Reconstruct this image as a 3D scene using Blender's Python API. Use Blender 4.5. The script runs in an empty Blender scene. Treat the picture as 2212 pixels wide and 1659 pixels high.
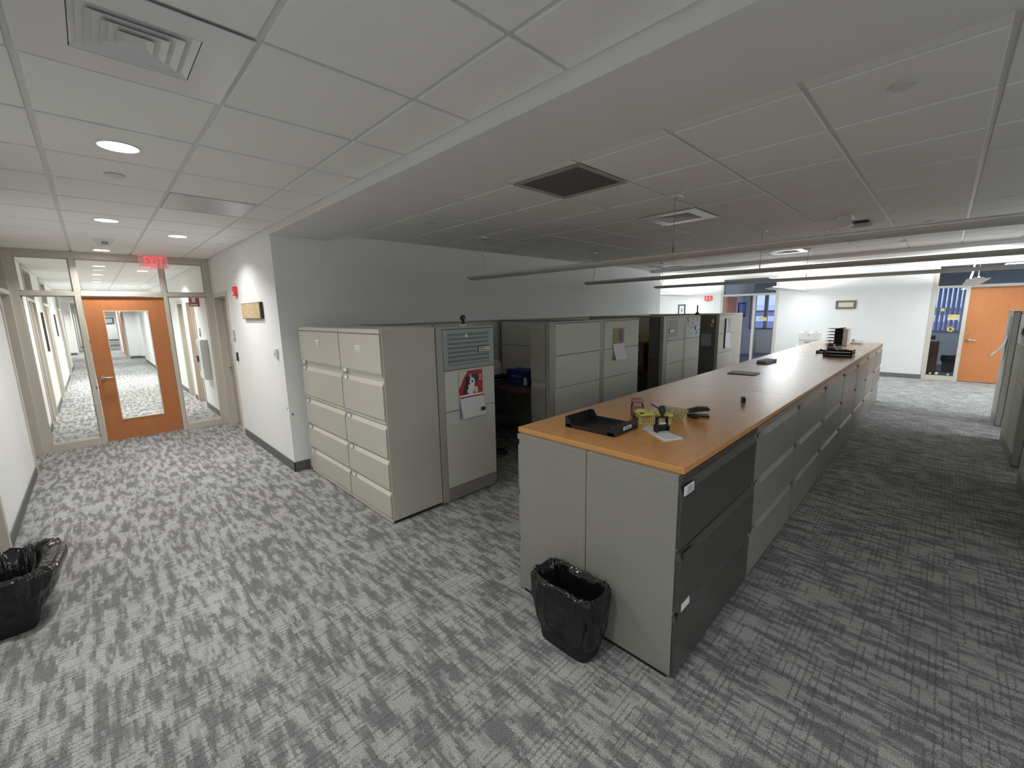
import bpy, bmesh, math, random
from mathutils import Vector, Matrix, noise
random.seed(7)
COL = bpy.context.scene.collection
sc = bpy.context.scene
PI = math.pi

# ------------------------------------------------------------------ materials
def _mat(name):
    m = bpy.data.materials.new(name); m.use_nodes = True
    nt = m.node_tree; nt.nodes.clear()
    out = nt.nodes.new('ShaderNodeOutputMaterial')
    return m, nt, out
def N(nt, typ, **kw):
    n = nt.nodes.new(typ)
    for k, v in kw.items():
        if k.startswith('i_'):
            n.inputs[k[2:].replace('_', ' ')].default_value = v
        else: setattr(n, k, v)
    return n
def rgba(c): return (c[0], c[1], c[2], 1)
def pbr(name, col, rough=.5, metal=0, var=0, vscale=30, bump=0, bscale=200, spec=.5, coat=0, stretch=None):
    m, nt, out = _mat(name)
    b = N(nt, 'ShaderNodeBsdfPrincipled')
    b.inputs['Base Color'].default_value = rgba(col); b.inputs['Roughness'].default_value = rough
    b.inputs['Metallic'].default_value = metal; b.inputs['Specular IOR Level'].default_value = spec
    b.inputs['Coat Weight'].default_value = coat; b.inputs['Coat Roughness'].default_value = .15
    nt.links.new(b.outputs[0], out.inputs[0])
    tc = N(nt, 'ShaderNodeTexCoord'); vec = tc.outputs['Object']
    if stretch:
        mp = N(nt, 'ShaderNodeMapping'); mp.inputs['Scale'].default_value = stretch
        nt.links.new(vec, mp.inputs[0]); vec = mp.outputs[0]
    if var:
        n = N(nt, 'ShaderNodeTexNoise'); n.inputs['Scale'].default_value = vscale; n.inputs['Detail'].default_value = 4
        nt.links.new(vec, n.inputs[0])
        r = N(nt, 'ShaderNodeMapRange'); r.inputs['From Min'].default_value = .3; r.inputs['From Max'].default_value = .7
        r.inputs['To Min'].default_value = 1-var; r.inputs['To Max'].default_value = 1+var
        nt.links.new(n.outputs[0], r.inputs[0])
        mx = N(nt, 'ShaderNodeMix', data_type='RGBA', blend_type='MULTIPLY'); mx.inputs[0].default_value = 1
        mx.inputs[6].default_value = rgba(col); nt.links.new(r.outputs[0], mx.inputs[7])
        nt.links.new(mx.outputs[2], b.inputs['Base Color'])
    if bump:
        n = N(nt, 'ShaderNodeTexNoise'); n.inputs['Scale'].default_value = bscale; n.inputs['Detail'].default_value = 3
        nt.links.new(vec, n.inputs[0])
        bp = N(nt, 'ShaderNodeBump'); bp.inputs['Strength'].default_value = bump; bp.inputs['Distance'].default_value = .002
        nt.links.new(n.outputs[0], bp.inputs['Height']); nt.links.new(bp.outputs[0], b.inputs['Normal'])
    return m
def emit(name, col, s):
    m, nt, out = _mat(name)
    e = N(nt, 'ShaderNodeEmission'); e.inputs[0].default_value = rgba(col); e.inputs[1].default_value = s
    nt.links.new(e.outputs[0], out.inputs[0]); return m
def glassy(name, tint=(1,1,1), refl=.5, rough=0.0, haze=0, hcol=(.6,.65,.62), glow=None):
    m, nt, out = _mat(name)
    t = N(nt, 'ShaderNodeBsdfTransparent'); t.inputs[0].default_value = rgba(tint)
    g = N(nt, 'ShaderNodeBsdfGlossy'); g.inputs['Roughness'].default_value = rough
    fr = N(nt, 'ShaderNodeFresnel'); fr.inputs[0].default_value = 1.45
    mul = N(nt, 'ShaderNodeMath', operation='MULTIPLY'); mul.inputs[1].default_value = refl
    nt.links.new(fr.outputs[0], mul.inputs[0])
    mx = N(nt, 'ShaderNodeMixShader'); nt.links.new(mul.outputs[0], mx.inputs[0])
    base = t.outputs[0]
    if haze:
        d = N(nt, 'ShaderNodeBsdfDiffuse'); d.inputs[0].default_value = rgba(hcol)
        m2 = N(nt, 'ShaderNodeMixShader'); m2.inputs[0].default_value = haze
        nt.links.new(t.outputs[0], m2.inputs[1]); nt.links.new(d.outputs[0], m2.inputs[2]); base = m2.outputs[0]
    nt.links.new(base, mx.inputs[1]); nt.links.new(g.outputs[0], mx.inputs[2])
    last = mx.outputs[0]
    if glow:
        e = N(nt, 'ShaderNodeEmission'); e.inputs[0].default_value = rgba(glow[0]); e.inputs[1].default_value = glow[1]
        ad = N(nt, 'ShaderNodeAddShader'); nt.links.new(last, ad.inputs[0]); nt.links.new(e.outputs[0], ad.inputs[1]); last = ad.outputs[0]
    nt.links.new(last, out.inputs[0]); return m

def carpet(name, light, dark, line):
    m, nt, out = _mat(name); L = nt.links.new
    b = N(nt, 'ShaderNodeBsdfPrincipled'); b.inputs['Roughness'].default_value = .95
    b.inputs['Specular IOR Level'].default_value = .15
    tc = N(nt, 'ShaderNodeTexCoord')
    wob = N(nt, 'ShaderNodeTexNoise'); wob.inputs['Scale'].default_value = 150; wob.inputs['Detail'].default_value = 2
    L(tc.outputs['Object'], wob.inputs[0])
    sub = N(nt, 'ShaderNodeVectorMath', operation='SUBTRACT'); sub.inputs[1].default_value = (.5,.5,.5)
    L(wob.outputs['Color'], sub.inputs[0])
    scl = N(nt, 'ShaderNodeVectorMath', operation='SCALE'); scl.inputs['Scale'].default_value = .024
    L(sub.outputs[0], scl.inputs[0])
    add = N(nt, 'ShaderNodeVectorMath', operation='ADD'); L(tc.outputs['Object'], add.inputs[0]); L(scl.outputs[0], add.inputs[1])
    # snapped coordinates give the stepped, woven look
    sn = N(nt, 'ShaderNodeVectorMath', operation='SNAP'); sn.inputs[1].default_value = (.013, .034, 1); L(add.outputs[0], sn.inputs[0])
    mp = N(nt, 'ShaderNodeMapping'); mp.inputs['Scale'].default_value = (21, 4.0, 0); L(sn.outputs[0], mp.inputs[0])
    n1 = N(nt, 'ShaderNodeTexNoise'); n1.inputs['Scale'].default_value = 1.0; n1.inputs['Detail'].default_value = 3.0; n1.inputs['Roughness'].default_value = .7
    L(mp.outputs[0], n1.inputs[0])
    r1 = N(nt, 'ShaderNodeMapRange', interpolation_type='SMOOTHSTEP'); r1.inputs['From Min'].default_value = .41; r1.inputs['From Max'].default_value = .585; 
    nl = N(nt, 'ShaderNodeTexNoise'); nl.inputs['Scale'].default_value = 2.2; nl.inputs['Detail'].default_value = 1; L(tc.outputs['Object'], nl.inputs[0])
    ma = N(nt, 'ShaderNodeMath', operation='MULTIPLY_ADD'); ma.inputs[1].default_value = .12; L(nl.outputs[0], ma.inputs[0]); L(n1.outputs[0], ma.inputs[2])
    mb_ = N(nt, 'ShaderNodeMath', operation='SUBTRACT'); mb_.inputs[1].default_value = .06; L(ma.outputs[0], mb_.inputs[0]); L(mb_.outputs[0], r1.inputs[0])
    # thin dark yarn lines running across
    sn2 = N(nt, 'ShaderNodeVectorMath', operation='SNAP'); sn2.inputs[1].default_value = (.13, .027, 1); L(add.outputs[0], sn2.inputs[0])
    wn = N(nt, 'ShaderNodeTexWhiteNoise', noise_dimensions='2D'); L(sn2.outputs[0], wn.inputs[0])
    gt = N(nt, 'ShaderNodeMath', operation='GREATER_THAN'); gt.inputs[1].default_value = .50; L(wn.outputs['Value'], gt.inputs[0])
    sep = N(nt, 'ShaderNodeSeparateXYZ'); L(add.outputs[0], sep.inputs[0])
    md = N(nt, 'ShaderNodeMath', operation='FLOORED_MODULO'); md.inputs[1].default_value = .027; L(sep.outputs['Y'], md.inputs[0])
    lt = N(nt, 'ShaderNodeMath', operation='LESS_THAN'); lt.inputs[1].default_value = .0062; L(md.outputs[0], lt.inputs[0])
    ml = N(nt, 'ShaderNodeMath', operation='MULTIPLY'); L(gt.outputs[0], ml.inputs[0]); L(lt.outputs[0], ml.inputs[1])
    ml2 = N(nt, 'ShaderNodeMath', operation='MULTIPLY'); ml2.inputs[1].default_value = .62; L(ml.outputs[0], ml2.inputs[0])
    # carpet tile to tile tone
    sn3 = N(nt, 'ShaderNodeVectorMath', operation='SNAP'); sn3.inputs[1].default_value = (.25, 1.0, 1); L(tc.outputs['Object'], sn3.inputs[0])
    wn3 = N(nt, 'ShaderNodeTexWhiteNoise', noise_dimensions='2D'); L(sn3.outputs[0], wn3.inputs[0])
    c1 = N(nt, 'ShaderNodeMix', data_type='RGBA'); c1.inputs[6].default_value = rgba(dark); c1.inputs[7].default_value = rgba(light); L(r1.outputs[0], c1.inputs[0])
    c2 = N(nt, 'ShaderNodeMix', data_type='RGBA'); c2.inputs[7].default_value = rgba(line); L(ml2.outputs[0], c2.inputs[0]); L(c1.outputs[2], c2.inputs[6])
    # fibre speckle
    n3 = N(nt, 'ShaderNodeTexNoise'); n3.inputs['Scale'].default_value = 210; n3.inputs['Detail'].default_value = 3; n3.inputs['Roughness'].default_value = .7
    L(tc.outputs['Object'], n3.inputs[0])
    r3 = N(nt, 'ShaderNodeMapRange'); r3.inputs['From Min'].default_value = .32; r3.inputs['From Max'].default_value = .68; r3.inputs['To Min'].default_value = .30; r3.inputs['To Max'].default_value = 1.72
    L(n3.outputs[0], r3.inputs[0])
    r4 = N(nt, 'ShaderNodeMapRange'); r4.inputs['To Min'].default_value = .94; r4.inputs['To Max'].default_value = 1.06; L(wn3.outputs['Value'], r4.inputs[0])
    mm = N(nt, 'ShaderNodeMath', operation='MULTIPLY'); L(r3.outputs[0], mm.inputs[0]); L(r4.outputs[0], mm.inputs[1])
    c3 = N(nt, 'ShaderNodeMix', data_type='RGBA', blend_type='MULTIPLY'); c3.inputs[0].default_value = 1; L(c2.outputs[2], c3.inputs[6]); L(mm.outputs[0], c3.inputs[7])
    L(c3.outputs[2], b.inputs['Base Color'])
    bp = N(nt, 'ShaderNodeBump'); bp.inputs['Strength'].default_value = .5; bp.inputs['Distance'].default_value = .004
    L(n3.outputs[0], bp.inputs['Height']); L(bp.outputs[0], b.inputs['Normal'])
    L(b.outputs[0], out.inputs[0]); return m

def wood(name, c1, c2, rough=.35, axis='X', coat=.2, spec=.5):
    m, nt, out = _mat(name); L = nt.links.new
    b = N(nt, 'ShaderNodeBsdfPrincipled'); b.inputs['Roughness'].default_value = rough; b.inputs['Coat Weight'].default_value = coat; b.inputs['Coat Roughness'].default_value = .24
    b.inputs['Specular IOR Level'].default_value = spec
    tc = N(nt, 'ShaderNodeTexCoord'); mp = N(nt, 'ShaderNodeMapping')
    mp.inputs['Scale'].default_value = (1.2, 14, 14) if axis == 'X' else (14, 14, 1.0)
    L(tc.outputs['Object'], mp.inputs[0])
    n = N(nt, 'ShaderNodeTexNoise'); n.inputs['Scale'].default_value = 4; n.inputs['Detail'].default_value = 6; n.inputs['Distortion'].default_value = .4; L(mp.outputs[0], n.inputs[0])
    n2 = N(nt, 'ShaderNodeTexNoise'); n2.inputs['Scale'].default_value = 260; n2.inputs['Detail'].default_value = 2; L(tc.outputs['Object'], n2.inputs[0])
    av = N(nt, 'ShaderNodeMath', operation='MULTIPLY_ADD'); av.inputs[1].default_value = .35; L(n2.outputs[0], av.inputs[0]); L(n.outputs[0], av.inputs[2])
    r = N(nt, 'ShaderNodeMapRange'); r.inputs['From Min'].default_value = .45; r.inputs['From Max'].default_value = .9; L(av.outputs[0], r.inputs[0])
    c = N(nt, 'ShaderNodeMix', data_type='RGBA'); c.inputs[6].default_value = rgba(c1); c.inputs[7].default_value = rgba(c2); L(r.outputs[0], c.inputs[0])
    L(c.outputs[2], b.inputs['Base Color']); L(b.outputs[0], out.inputs[0]); return m

def stripes(name, a, b_, period, duty=.5, axis='Z', rough=.5):
    m, nt, out = _mat(name); L = nt.links.new
    b = N(nt, 'ShaderNodeBsdfPrincipled'); b.inputs['Roughness'].default_value = rough
    tc = N(nt, 'ShaderNodeTexCoord'); sep = N(nt, 'ShaderNodeSeparateXYZ'); L(tc.outputs['Object'], sep.inputs[0])
    md = N(nt, 'ShaderNodeMath', operation='FLOORED_MODULO'); md.inputs[1].default_value = period; L(sep.outputs[axis], md.inputs[0])
    r = N(nt, 'ShaderNodeMapRange', interpolation_type='SMOOTHSTEP'); r.inputs['From Min'].default_value = period*duty-.004; r.inputs['From Max'].default_value = period*duty+.004; L(md.outputs[0], r.inputs[0])
    c = N(nt, 'ShaderNodeMix', data_type='RGBA'); c.inputs[6].default_value = rgba(a); c.inputs[7].default_value = rgba(b_); L(r.outputs[0], c.inputs[0])
    L(c.outputs[2], b.inputs['Base Color']); L(b.outputs[0], out.inputs[0]); return m

M = {}
M['carpet'] = carpet('carpet_woven_grey', (.39,.39,.382), (.175,.175,.177), (.10,.10,.102))
M['carpet_blue'] = pbr('carpet_office', (.16,.16,.19), .95, var=.4, vscale=18)
M['wall'] = pbr('wall_paint_white', (.84,.85,.845), .6, var=.015, vscale=3, bump=.08, bscale=300, spec=.3)
M['soffit'] = pbr('soffit_paint', (.78,.78,.77), .65, var=.02, vscale=3, bump=.1, bscale=300, spec=.25)
M['tile'] = pbr('ceiling_tile', (.88,.88,.86), .9, var=.05, vscale=220, bump=.25, bscale=420, spec=.1)
M['tee'] = pbr('ceiling_grid_metal', (.66,.66,.65), .45, spec=.5)
M['base'] = pbr('rubber_baseboard', (.115,.117,.115), .5)
M['frame'] = pbr('painted_steel_frame_beige', (.56,.53,.455), .4, var=.02, vscale=5)
M['doorwood'] = wood('maple_door_orange', (.44,.165,.060), (.49,.195,.076), .5, 'Z', .0, .3)
M['jambdark'] = pbr('recessed_beige_door', (.44,.38,.33), .5)
M['glass'] = glassy('clear_glass', (.96,.98,.97), .9)
M['darkglass'] = glassy('dark_room_glass', (.75,.78,.78), 1.0)
M['files'] = pbr('beige_steel_cabinet', (.52,.50,.435), .42, var=.015, vscale=6, bump=.05, bscale=700)
M['filelip'] = pbr('beige_steel_lip', (.62,.60,.52), .3)  # same steel, lightened: light from above on the slanted lip is painted in
M['panelmetal'] = pbr('panel_frame_paint', (.40,.385,.345), .45, bump=.05, bscale=600)
M['fabric'] = pbr('panel_fabric_grey', (.68,.665,.615), .95, var=.12, vscale=420, bump=.35, bscale=700, spec=.1)
M['paneldark'] = pbr('dark_brown_panel_paint', (.13,.118,.10), .5, bump=.05, bscale=600)  # dark brown version of the panel frame colour, used on two towers
M['fabricdark'] = pbr('dark_brown_panel_fabric', (.105,.095,.08), .95, var=.12, vscale=420, bump=.3, bscale=700, spec=.1)  # dark brown version of the panel fabric, used on the right dividers
M['panelbase'] = pbr('panel_base_metal', (.30,.285,.255), .45)
M['frost'] = pbr('frosted_panel_glass', (.36,.40,.385), .22, var=.03, vscale=200, spec=.6)
M['frostline'] = stripes('striped_privacy_film', (.17,.18,.18), (.33,.36,.35), .041, .5, 'Z', .25)
M['cab'] = pbr('grey_steel_cabinet', (.275,.268,.243), .36, var=.02, vscale=7, bump=.06, bscale=800)
M['cabfront'] = pbr('grey_brown_drawer_steel', (.27,.255,.225), .33, var=.03, vscale=9, bump=.08, bscale=800)
M['cabdark'] = pbr('charcoal_drawer_steel', (.062,.060,.056), .30, var=.05, vscale=9, bump=.1, bscale=800)  # far darker than the other drawer fronts, nearest cabinet only
M['cabdarklip'] = pbr('charcoal_drawer_lip', (.09,.088,.084), .28)  # lip lightened against its drawer face for light from above
M['cablip'] = pbr('grey_drawer_lip', (.36,.345,.31), .28)  # lighter than the drawer face, light on the lip put into the colour
M['gap'] = pbr('dark_gap', (.02,.02,.02), .8)
M['top'] = wood('orange_laminate_worktop', (.72,.33,.09), (.80,.40,.13), .27, 'X', .65)
M['topedge'] = wood('orange_laminate_edge', (.58,.29,.085), (.66,.34,.11), .4, 'X', .1)
M['white'] = pbr('white_plastic', (.78,.78,.76), .4)
M['paper'] = pbr('white_paper', (.82,.83,.84), .7)
M['paperlines'] = stripes('printed_paper', (.80,.81,.83), (.62,.64,.68), .012, .6, 'Z', .7)
M['ink'] = pbr('black_ink', (.03,.03,.035), .6)
M['inkgrey'] = pbr('grey_ink', (.30,.31,.34), .6)
M['black'] = pbr('black_plastic', (.014,.014,.015), .38)
M['blackmatte'] = pbr('black_matte', (.01,.01,.01), .7)
M['bag'] = pbr('black_bin_liner', (.008,.008,.009), .13, bump=1.0, bscale=30, spec=.5)
for n_ in M['bag'].node_tree.nodes:
    if n_.type == 'BUMP': n_.inputs['Distance'].default_value = .0035
M['chrome'] = pbr('chrome', (.72,.72,.74), .2, 1)
M['steel'] = pbr('brushed_steel', (.55,.55,.56), .35, .9)
M['metalpanel'] = pbr('satin_metal_panel', (.50,.50,.53), .36, .55, var=.04, vscale=3)
M['ventwhite'] = pbr('diffuser_white_enamel', (.74,.74,.76), .22)
M['red'] = pbr('red_plastic', (.62,.03,.035), .35)
M['redpaper'] = pbr('red_print', (.42,.025,.03), .5)
M['yellow'] = pbr('yellow_plastic', (.80,.76,.20), .4)
M['yellowpap'] = pbr('yellow_paper', (.70,.62,.25), .6)
M['bluebox'] = pbr('navy_blue_card', (.012,.016,.16), .5)
M['blue'] = pbr('blue_plastic', (.015,.03,.42), .35)
M['wicker'] = pbr('woven_wicker', (.50,.47,.24), .7, var=.35, vscale=90, bump=1, bscale=120)
M['desk'] = wood('dark_walnut_worksurface', (.085,.042,.030), (.12,.06,.042), .35, 'X', .1)
M['brown'] = wood('brown_wood_cabinet', (.13,.055,.03), (.17,.075,.04), .4, 'Z', .1)
M['plaque'] = pbr('tan_carved_plaque', (.50,.38,.22), .6, var=.35, vscale=26, bump=.8, bscale=40)
M['plaqueside'] = pbr('dark_wood_edge', (.05,.03,.025), .5)
M['ornate'] = pbr('dark_ornate_frame', (.10,.085,.08), .5, var=.6, vscale=60)
M['cream'] = pbr('cream_card', (.66,.62,.48), .6)
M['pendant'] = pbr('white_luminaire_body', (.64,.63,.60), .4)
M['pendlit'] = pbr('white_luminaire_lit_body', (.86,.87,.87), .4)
M['cord'] = pbr('white_cord', (.75,.75,.73), .5)
M['wire'] = pbr('steel_wire', (.18,.17,.16), .5)
M['lamp'] = emit('downlight_lens', (1,.985,.96), 14)
M['tube'] = emit('fluorescent_tube', (.95,.985,1), 9)
M['exitred'] = emit('exit_letters_red', (1,.045,.06), 2.4)
M['exitplate'] = glassy('exit_acrylic', (1,.90,.90), .8, .02, haze=.30, hcol=(.75,.62,.60), glow=((1,.35,.33), .05))
M['exitedge'] = emit('exit_edge_glow', (1,.22,.27), .8)
M['jarglass'] = glassy('clear_jar', (.93,.90,.90), 1.5)
M['clips'] = pbr('mixed_clips', (.45,.30,.32), .3, .3, var=.8, vscale=160)
M['pink'] = pbr('pink_lid', (.36,.15,.17), .2)
M['plasticbag'] = pbr('white_plastic_bag', (.62,.58,.60), .35, bump=.6, bscale=40)
M['green'] = pbr('dark_green_leaf', (.03,.08,.02), .5)
M['blind'] = pbr('vertical_blind_fabric', (.78,.82,.88), .8)
M['gold'] = pbr('gold_sticker', (.62,.47,.14), .5)
M['bluewall'] = pbr('office_wall_paint', (.70,.72,.76), .7)  # white paint with some of the daylight's blue put into the colour
M['tapeblue'] = pbr('blue_tape', (.04,.06,.45), .6)
M['skin'] = pbr('figurine_face', (.60,.50,.42), .5)
M['darkfab'] = pbr('black_chair_fabric', (.012,.012,.013), .9)
M['purple'] = pbr('maroon_flower_print', (.16,.05,.07), .6, var=.4, vscale=80)
M['flowerbg'] = pbr('olive_photo_print', (.28,.25,.13), .6, var=.35, vscale=60)
M['greyphoto'] = pbr('grey_photo_print', (.42,.42,.43), .6, var=.5, vscale=30)
M['screen'] = pbr('dark_window_view', (.03,.04,.05), .3)

# ------------------------------------------------------------------ mesh helper
class MB:
    def __init__(s): s.bm = bmesh.new(); s.mats = []
    def mi(s, m):
        m = M[m] if isinstance(m, str) else m
        if m not in s.mats: s.mats.append(m)
        return s.mats.index(m)
    def _tag(s, faces, m, smooth=False):
        i = s.mi(m)
        for f in faces: f.material_index = i; f.smooth = smooth
    def box(s, x0, x1, y0, y1, z0, z1, m, bev=0, rot=None, piv=None):
        vs = [s.bm.verts.new((x, y, z)) for x in (x0, x1) for y in (y0, y1) for z in (z0, z1)]
        fs = [s.bm.faces.new([vs[i] for i in q]) for q in ((0,1,3,2),(4,6,7,5),(0,4,5,1),(2,3,7,6),(0,2,6,4),(1,5,7,3))]
        s._tag(fs, m)
        if bev:
            es = list({e for f in fs for e in f.edges})
            r = bmesh.ops.bevel(s.bm, geom=es, offset=bev, segments=2, profile=.5, affect='EDGES')
            vs = list({v for f in r['faces'] for v in f.verts} | {v for v in vs if v.is_valid})
            allf = {f for v in vs for f in v.link_faces}; s._tag(allf, m)
            vs = list({v for f in allf for v in f.verts})
        if rot:
            R = rot if isinstance(rot, Matrix) else Matrix.Rotation(rot, 3, 'Z')
            p = Vector(piv) if piv else Vector(((x0+x1)/2, (y0+y1)/2, (z0+z1)/2))
            for v in vs: v.co = R @ (v.co-p) + p
        return vs
    def poly(s, pts, m, smooth=False):
        f = s.bm.faces.new([s.bm.verts.new(p) for p in pts]); s._tag([f], m, smooth); return f
    def prism(s, pts2, axis, a0, a1, m, smooth=False):
        # pts2 polygon in the plane normal to axis; order (other axes in xyz order)
        def P(u, v, w): return {'X': (w, u, v), 'Y': (u, w, v), 'Z': (u, v, w)}[axis]
        A = [s.bm.verts.new(P(u, v, a0)) for u, v in pts2]; B = [s.bm.verts.new(P(u, v, a1)) for u, v in pts2]
        n = len(pts2); fs = []
        for i in range(n): fs.append(s.bm.faces.new((A[i], A[(i+1) % n], B[(i+1) % n], B[i])))
        s._tag(fs, m, smooth)
        s._tag([s.bm.faces.new(A[::-1]), s.bm.faces.new(B)], m)
    def cyl(s, c, r, h, m, seg=20, axis='Z', r2=None, smooth=True, caps=True):
        r2 = r if r2 is None else r2
        def P(u, v, w): 
            d = {'X': (w, u, v), 'Y': (u, w, v), 'Z': (u, v, w)}[axis]
            return (c[0]+d[0], c[1]+d[1], c[2]+d[2])
        A = [s.bm.verts.new(P(r*math.cos(2*PI*i/seg), r*math.sin(2*PI*i/seg), 0)) for i in range(seg)]
        B = [s.bm.verts.new(P(r2*math.cos(2*PI*i/seg), r2*math.sin(2*PI*i/seg), h)) for i in range(seg)]
        s._tag([s.bm.faces.new((A[i], A[(i+1) % seg], B[(i+1) % seg], B[i])) for i in range(seg)], m, smooth)
        if caps: s._tag([s.bm.faces.new(A[::-1]), s.bm.faces.new(B)], m)
    def lathe(s, c, prof, m, seg=24, smooth=True):
        rings = []
        for r, z in prof:
            rings.append([s.bm.verts.new((c[0]+r*math.cos(2*PI*i/seg), c[1]+r*math.sin(2*PI*i/seg), c[2]+z)) for i in range(seg)])
        for a, b in zip(rings, rings[1:]):
            s._tag([s.bm.faces.new((a[i], a[(i+1) % seg], b[(i+1) % seg], b[i])) for i in range(seg)], m, smooth)
        s._tag([s.bm.faces.new(rings[0][::-1]), s.bm.faces.new(rings[-1])], m, smooth)
    def tube(s, pts, r, m, seg=8):
        pts = [Vector(p) for p in pts]; rings = []
        for i, p in enumerate(pts):
            t = (pts[min(i+1, len(pts)-1)] - pts[max(i-1, 0)]).normalized()
            a = t.cross(Vector((0, 0, 1)));  a = a if a.length > .01 else t.cross(Vector((1, 0, 0)))
            a.normalize(); b = t.cross(a)
            rings.append([s.bm.verts.new(p + r*(math.cos(2*PI*k/seg)*a + math.sin(2*PI*k/seg)*b)) for k in range(seg)])
        for a, b in zip(rings, rings[1:]):
            s._tag([s.bm.faces.new((a[i], a[(i+1) % seg], b[(i+1) % seg], b[i])) for i in range(seg)], m, True)
        s._tag([s.bm.faces.new(rings[0][::-1]), s.bm.faces.new(rings[-1])], m)
    def sphere(s, c, r, m, sx=1, sy=1, sz=1, u=16, v=10):
        mat = Matrix.Translation(c) @ Matrix.Diagonal((r*sx, r*sy, r*sz, 1))
        g = bmesh.ops.create_uvsphere(s.bm, u_segments=u, v_segments=v, radius=1, matrix=mat)
        s._tag({f for vv in g['verts'] for f in vv.link_faces}, m, True)
    def ring(s, x0, x1, y0, y1, z0, z1, w, m):   # rectangular ring flat in z
        s.box(x0, x1, y0, y0+w, z0, z1, m); s.box(x0, x1, y1-w, y1, z0, z1, m)
        s.box(x0, x0+w, y0+w, y1-w, z0, z1, m); s.box(x1-w, x1, y0+w, y1-w, z0, z1, m)
    def build(s, name, parent=None, world=True):
        bmesh.ops.recalc_face_normals(s.bm, faces=s.bm.faces)
        me = bpy.data.meshes.new(name); 
        if parent is not None and world:
            l = parent['_o'] if '_o' in parent.keys() else (0,0,0)
            bmesh.ops.translate(s.bm, verts=s.bm.verts, vec=(-l[0], -l[1], -l[2]))
        s.bm.to_mesh(me); s.bm.free()
        for m in s.mats: me.materials.append(m)
        o = bpy.data.objects.new(name, me); COL.objects.link(o)
        if parent is not None: o.parent = parent
        return o
def tag(o, label=None, cat=None, group=None, kind=None):
    if label: o['label'] = label
    if cat: o['category'] = cat
    if group: o['group'] = group
    if kind: o['kind'] = kind
    return o
def struct(mb, name, label, cat=None):
    o = mb.build(name); o['kind'] = 'structure'; o['label'] = label
    o['category'] = cat or name.split('_')[0]; return o
ROOTS = []
def thing(name, label, cat, loc=(0,0,0), rz=0, group=None):
    o = bpy.data.objects.new(name, None); COL.objects.link(o); o.empty_display_size = .05
    o.location = loc; o.rotation_euler = (0, 0, rz); o['_o'] = tuple(float(v) for v in loc)
    ROOTS.append(o)
    return tag(o, label, cat, group)
def single(mb, name, label, cat, group=None):
    return tag(mb.build(name), label, cat, group)
def copy_tree(o, parent=None, loc=None, rz=None, label=None, group=None):
    c = o.copy(); COL.objects.link(c)
    if parent is not None: c.parent = parent
    if loc is not None: c.location = loc
    if rz is not None: c.rotation_euler = (0, 0, rz)
    if label: c['label'] = label
    if group: c['group'] = group
    for ch in list(o.children):
        copy_tree(ch, c)
    return c
def text_mesh(txt, h, w, depth, m, name, parent=None, mw=None):
    cu = bpy.data.curves.new(name, 'FONT'); cu.body = txt; cu.extrude = depth; cu.size = 1; cu.space_character = 1.12
    o = bpy.data.objects.new(name, cu); COL.objects.link(o)
    dg = bpy.context.evaluated_depsgraph_get(); me = bpy.data.meshes.new_from_object(o.evaluated_get(dg))
    bpy.data.objects.remove(o)
    xs = [v.co.x for v in me.vertices]; ys = [v.co.y for v in me.vertices]
    x0, x1, y0, y1 = min(xs), max(xs), min(ys), max(ys)
    for v in me.vertices:
        v.co.x = (v.co.x-x0)/(x1-x0)*w; v.co.y = (v.co.y-y0)/(y1-y0)*h
    if mw is not None: me.transform(mw)
    me.materials.clear(); me.materials.append(M[m])
    ob = bpy.data.objects.new(name, me); COL.objects.link(ob)
    if parent is not None: ob.parent = parent
    return ob

# ------------------------------------------------------------------ the place: constants
CZ = 2.745       # ceiling
SZ = 2.672       # dropped soffit
XL, XR = -.70, 1.49     # corridor walls
YW = 5.19        # grey wall
XF = 14.24       # far wall
G = .6096

# floor
mb = MB(); mb.box(-4.6, 14.3, -8, 52, -.2, 0, 'carpet'); struct(mb, 'floor', 'grey woven carpet tile floor')
mb = MB(); mb.box(14.3, 18.5, -8, 52, -.2, 0, 'carpet_blue'); struct(mb, 'floor', 'dark office carpet beyond the far wall frames')

# walls from boxes round their openings ------------------------------------------------
def wall_x(mb, x0, x1, y0, y1, ops, m='wall', z1=2.80):
    """wall slab between x0 and x1 running along y with openings (ya,yb,za,zb)"""
    ops = sorted(ops); y = y0
    for (a, b, za, zb) in ops:
        if a > y: mb.box(x0, x1, y, a, 0, z1, m)
        if za > 0: mb.box(x0, x1, a, b, 0, za, m)
        if zb < z1: mb.box(x0, x1, a, b, zb, z1, m)
        y = b
    if y < y1: mb.box(x0, x1, y, y1, 0, z1, m)
LW_OPS = [(3.7, 5.03, 0, 2.66), (7.50, 8.42, 0, 2.66), (10.62, 11.95, 0, 2.69), (13.98, 15.5, 0, 2.69), (19.4, 21.3, 0, 2.69)]
mb = MB(); wall_x(mb, XL-.14, XL, -8, 23.4, LW_OPS); wall_x(mb, XL-.14, XL, 32, 50, [(34.5, 36, 0, 2.69), (38.5, 40, 0, 2.69)])
mb.box(-2.6, XL, 31.9, 32.04, 0, 2.8, 'wall'); mb.box(-2.6, XL-.14, 23.26, 23.4, 0, 2.8, 'wall'); mb.box(-2.7, -2.6, 23.2, 32.1, 0, 2.8, 'wall')
struct(mb, 'wall_left', 'white wall on the left of the corridor')
RW_OPS = [(7.55, 8.42, 0, 2.15), (10.52, 11.35, 0, 2.15), (11.85, 12.6, 0, 2.15), (13.95, 14.9, 0, 2.15)]
mb = MB(); wall_x(mb, XR, XR+.17, YW, 24.0, RW_OPS)
mb.box(XR, 2.6, 24.0, 24.14, 0, 2.8, 'wall')
struct(mb, 'wall_right', 'white wall on the right of the corridor with the tan plaque')
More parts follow.
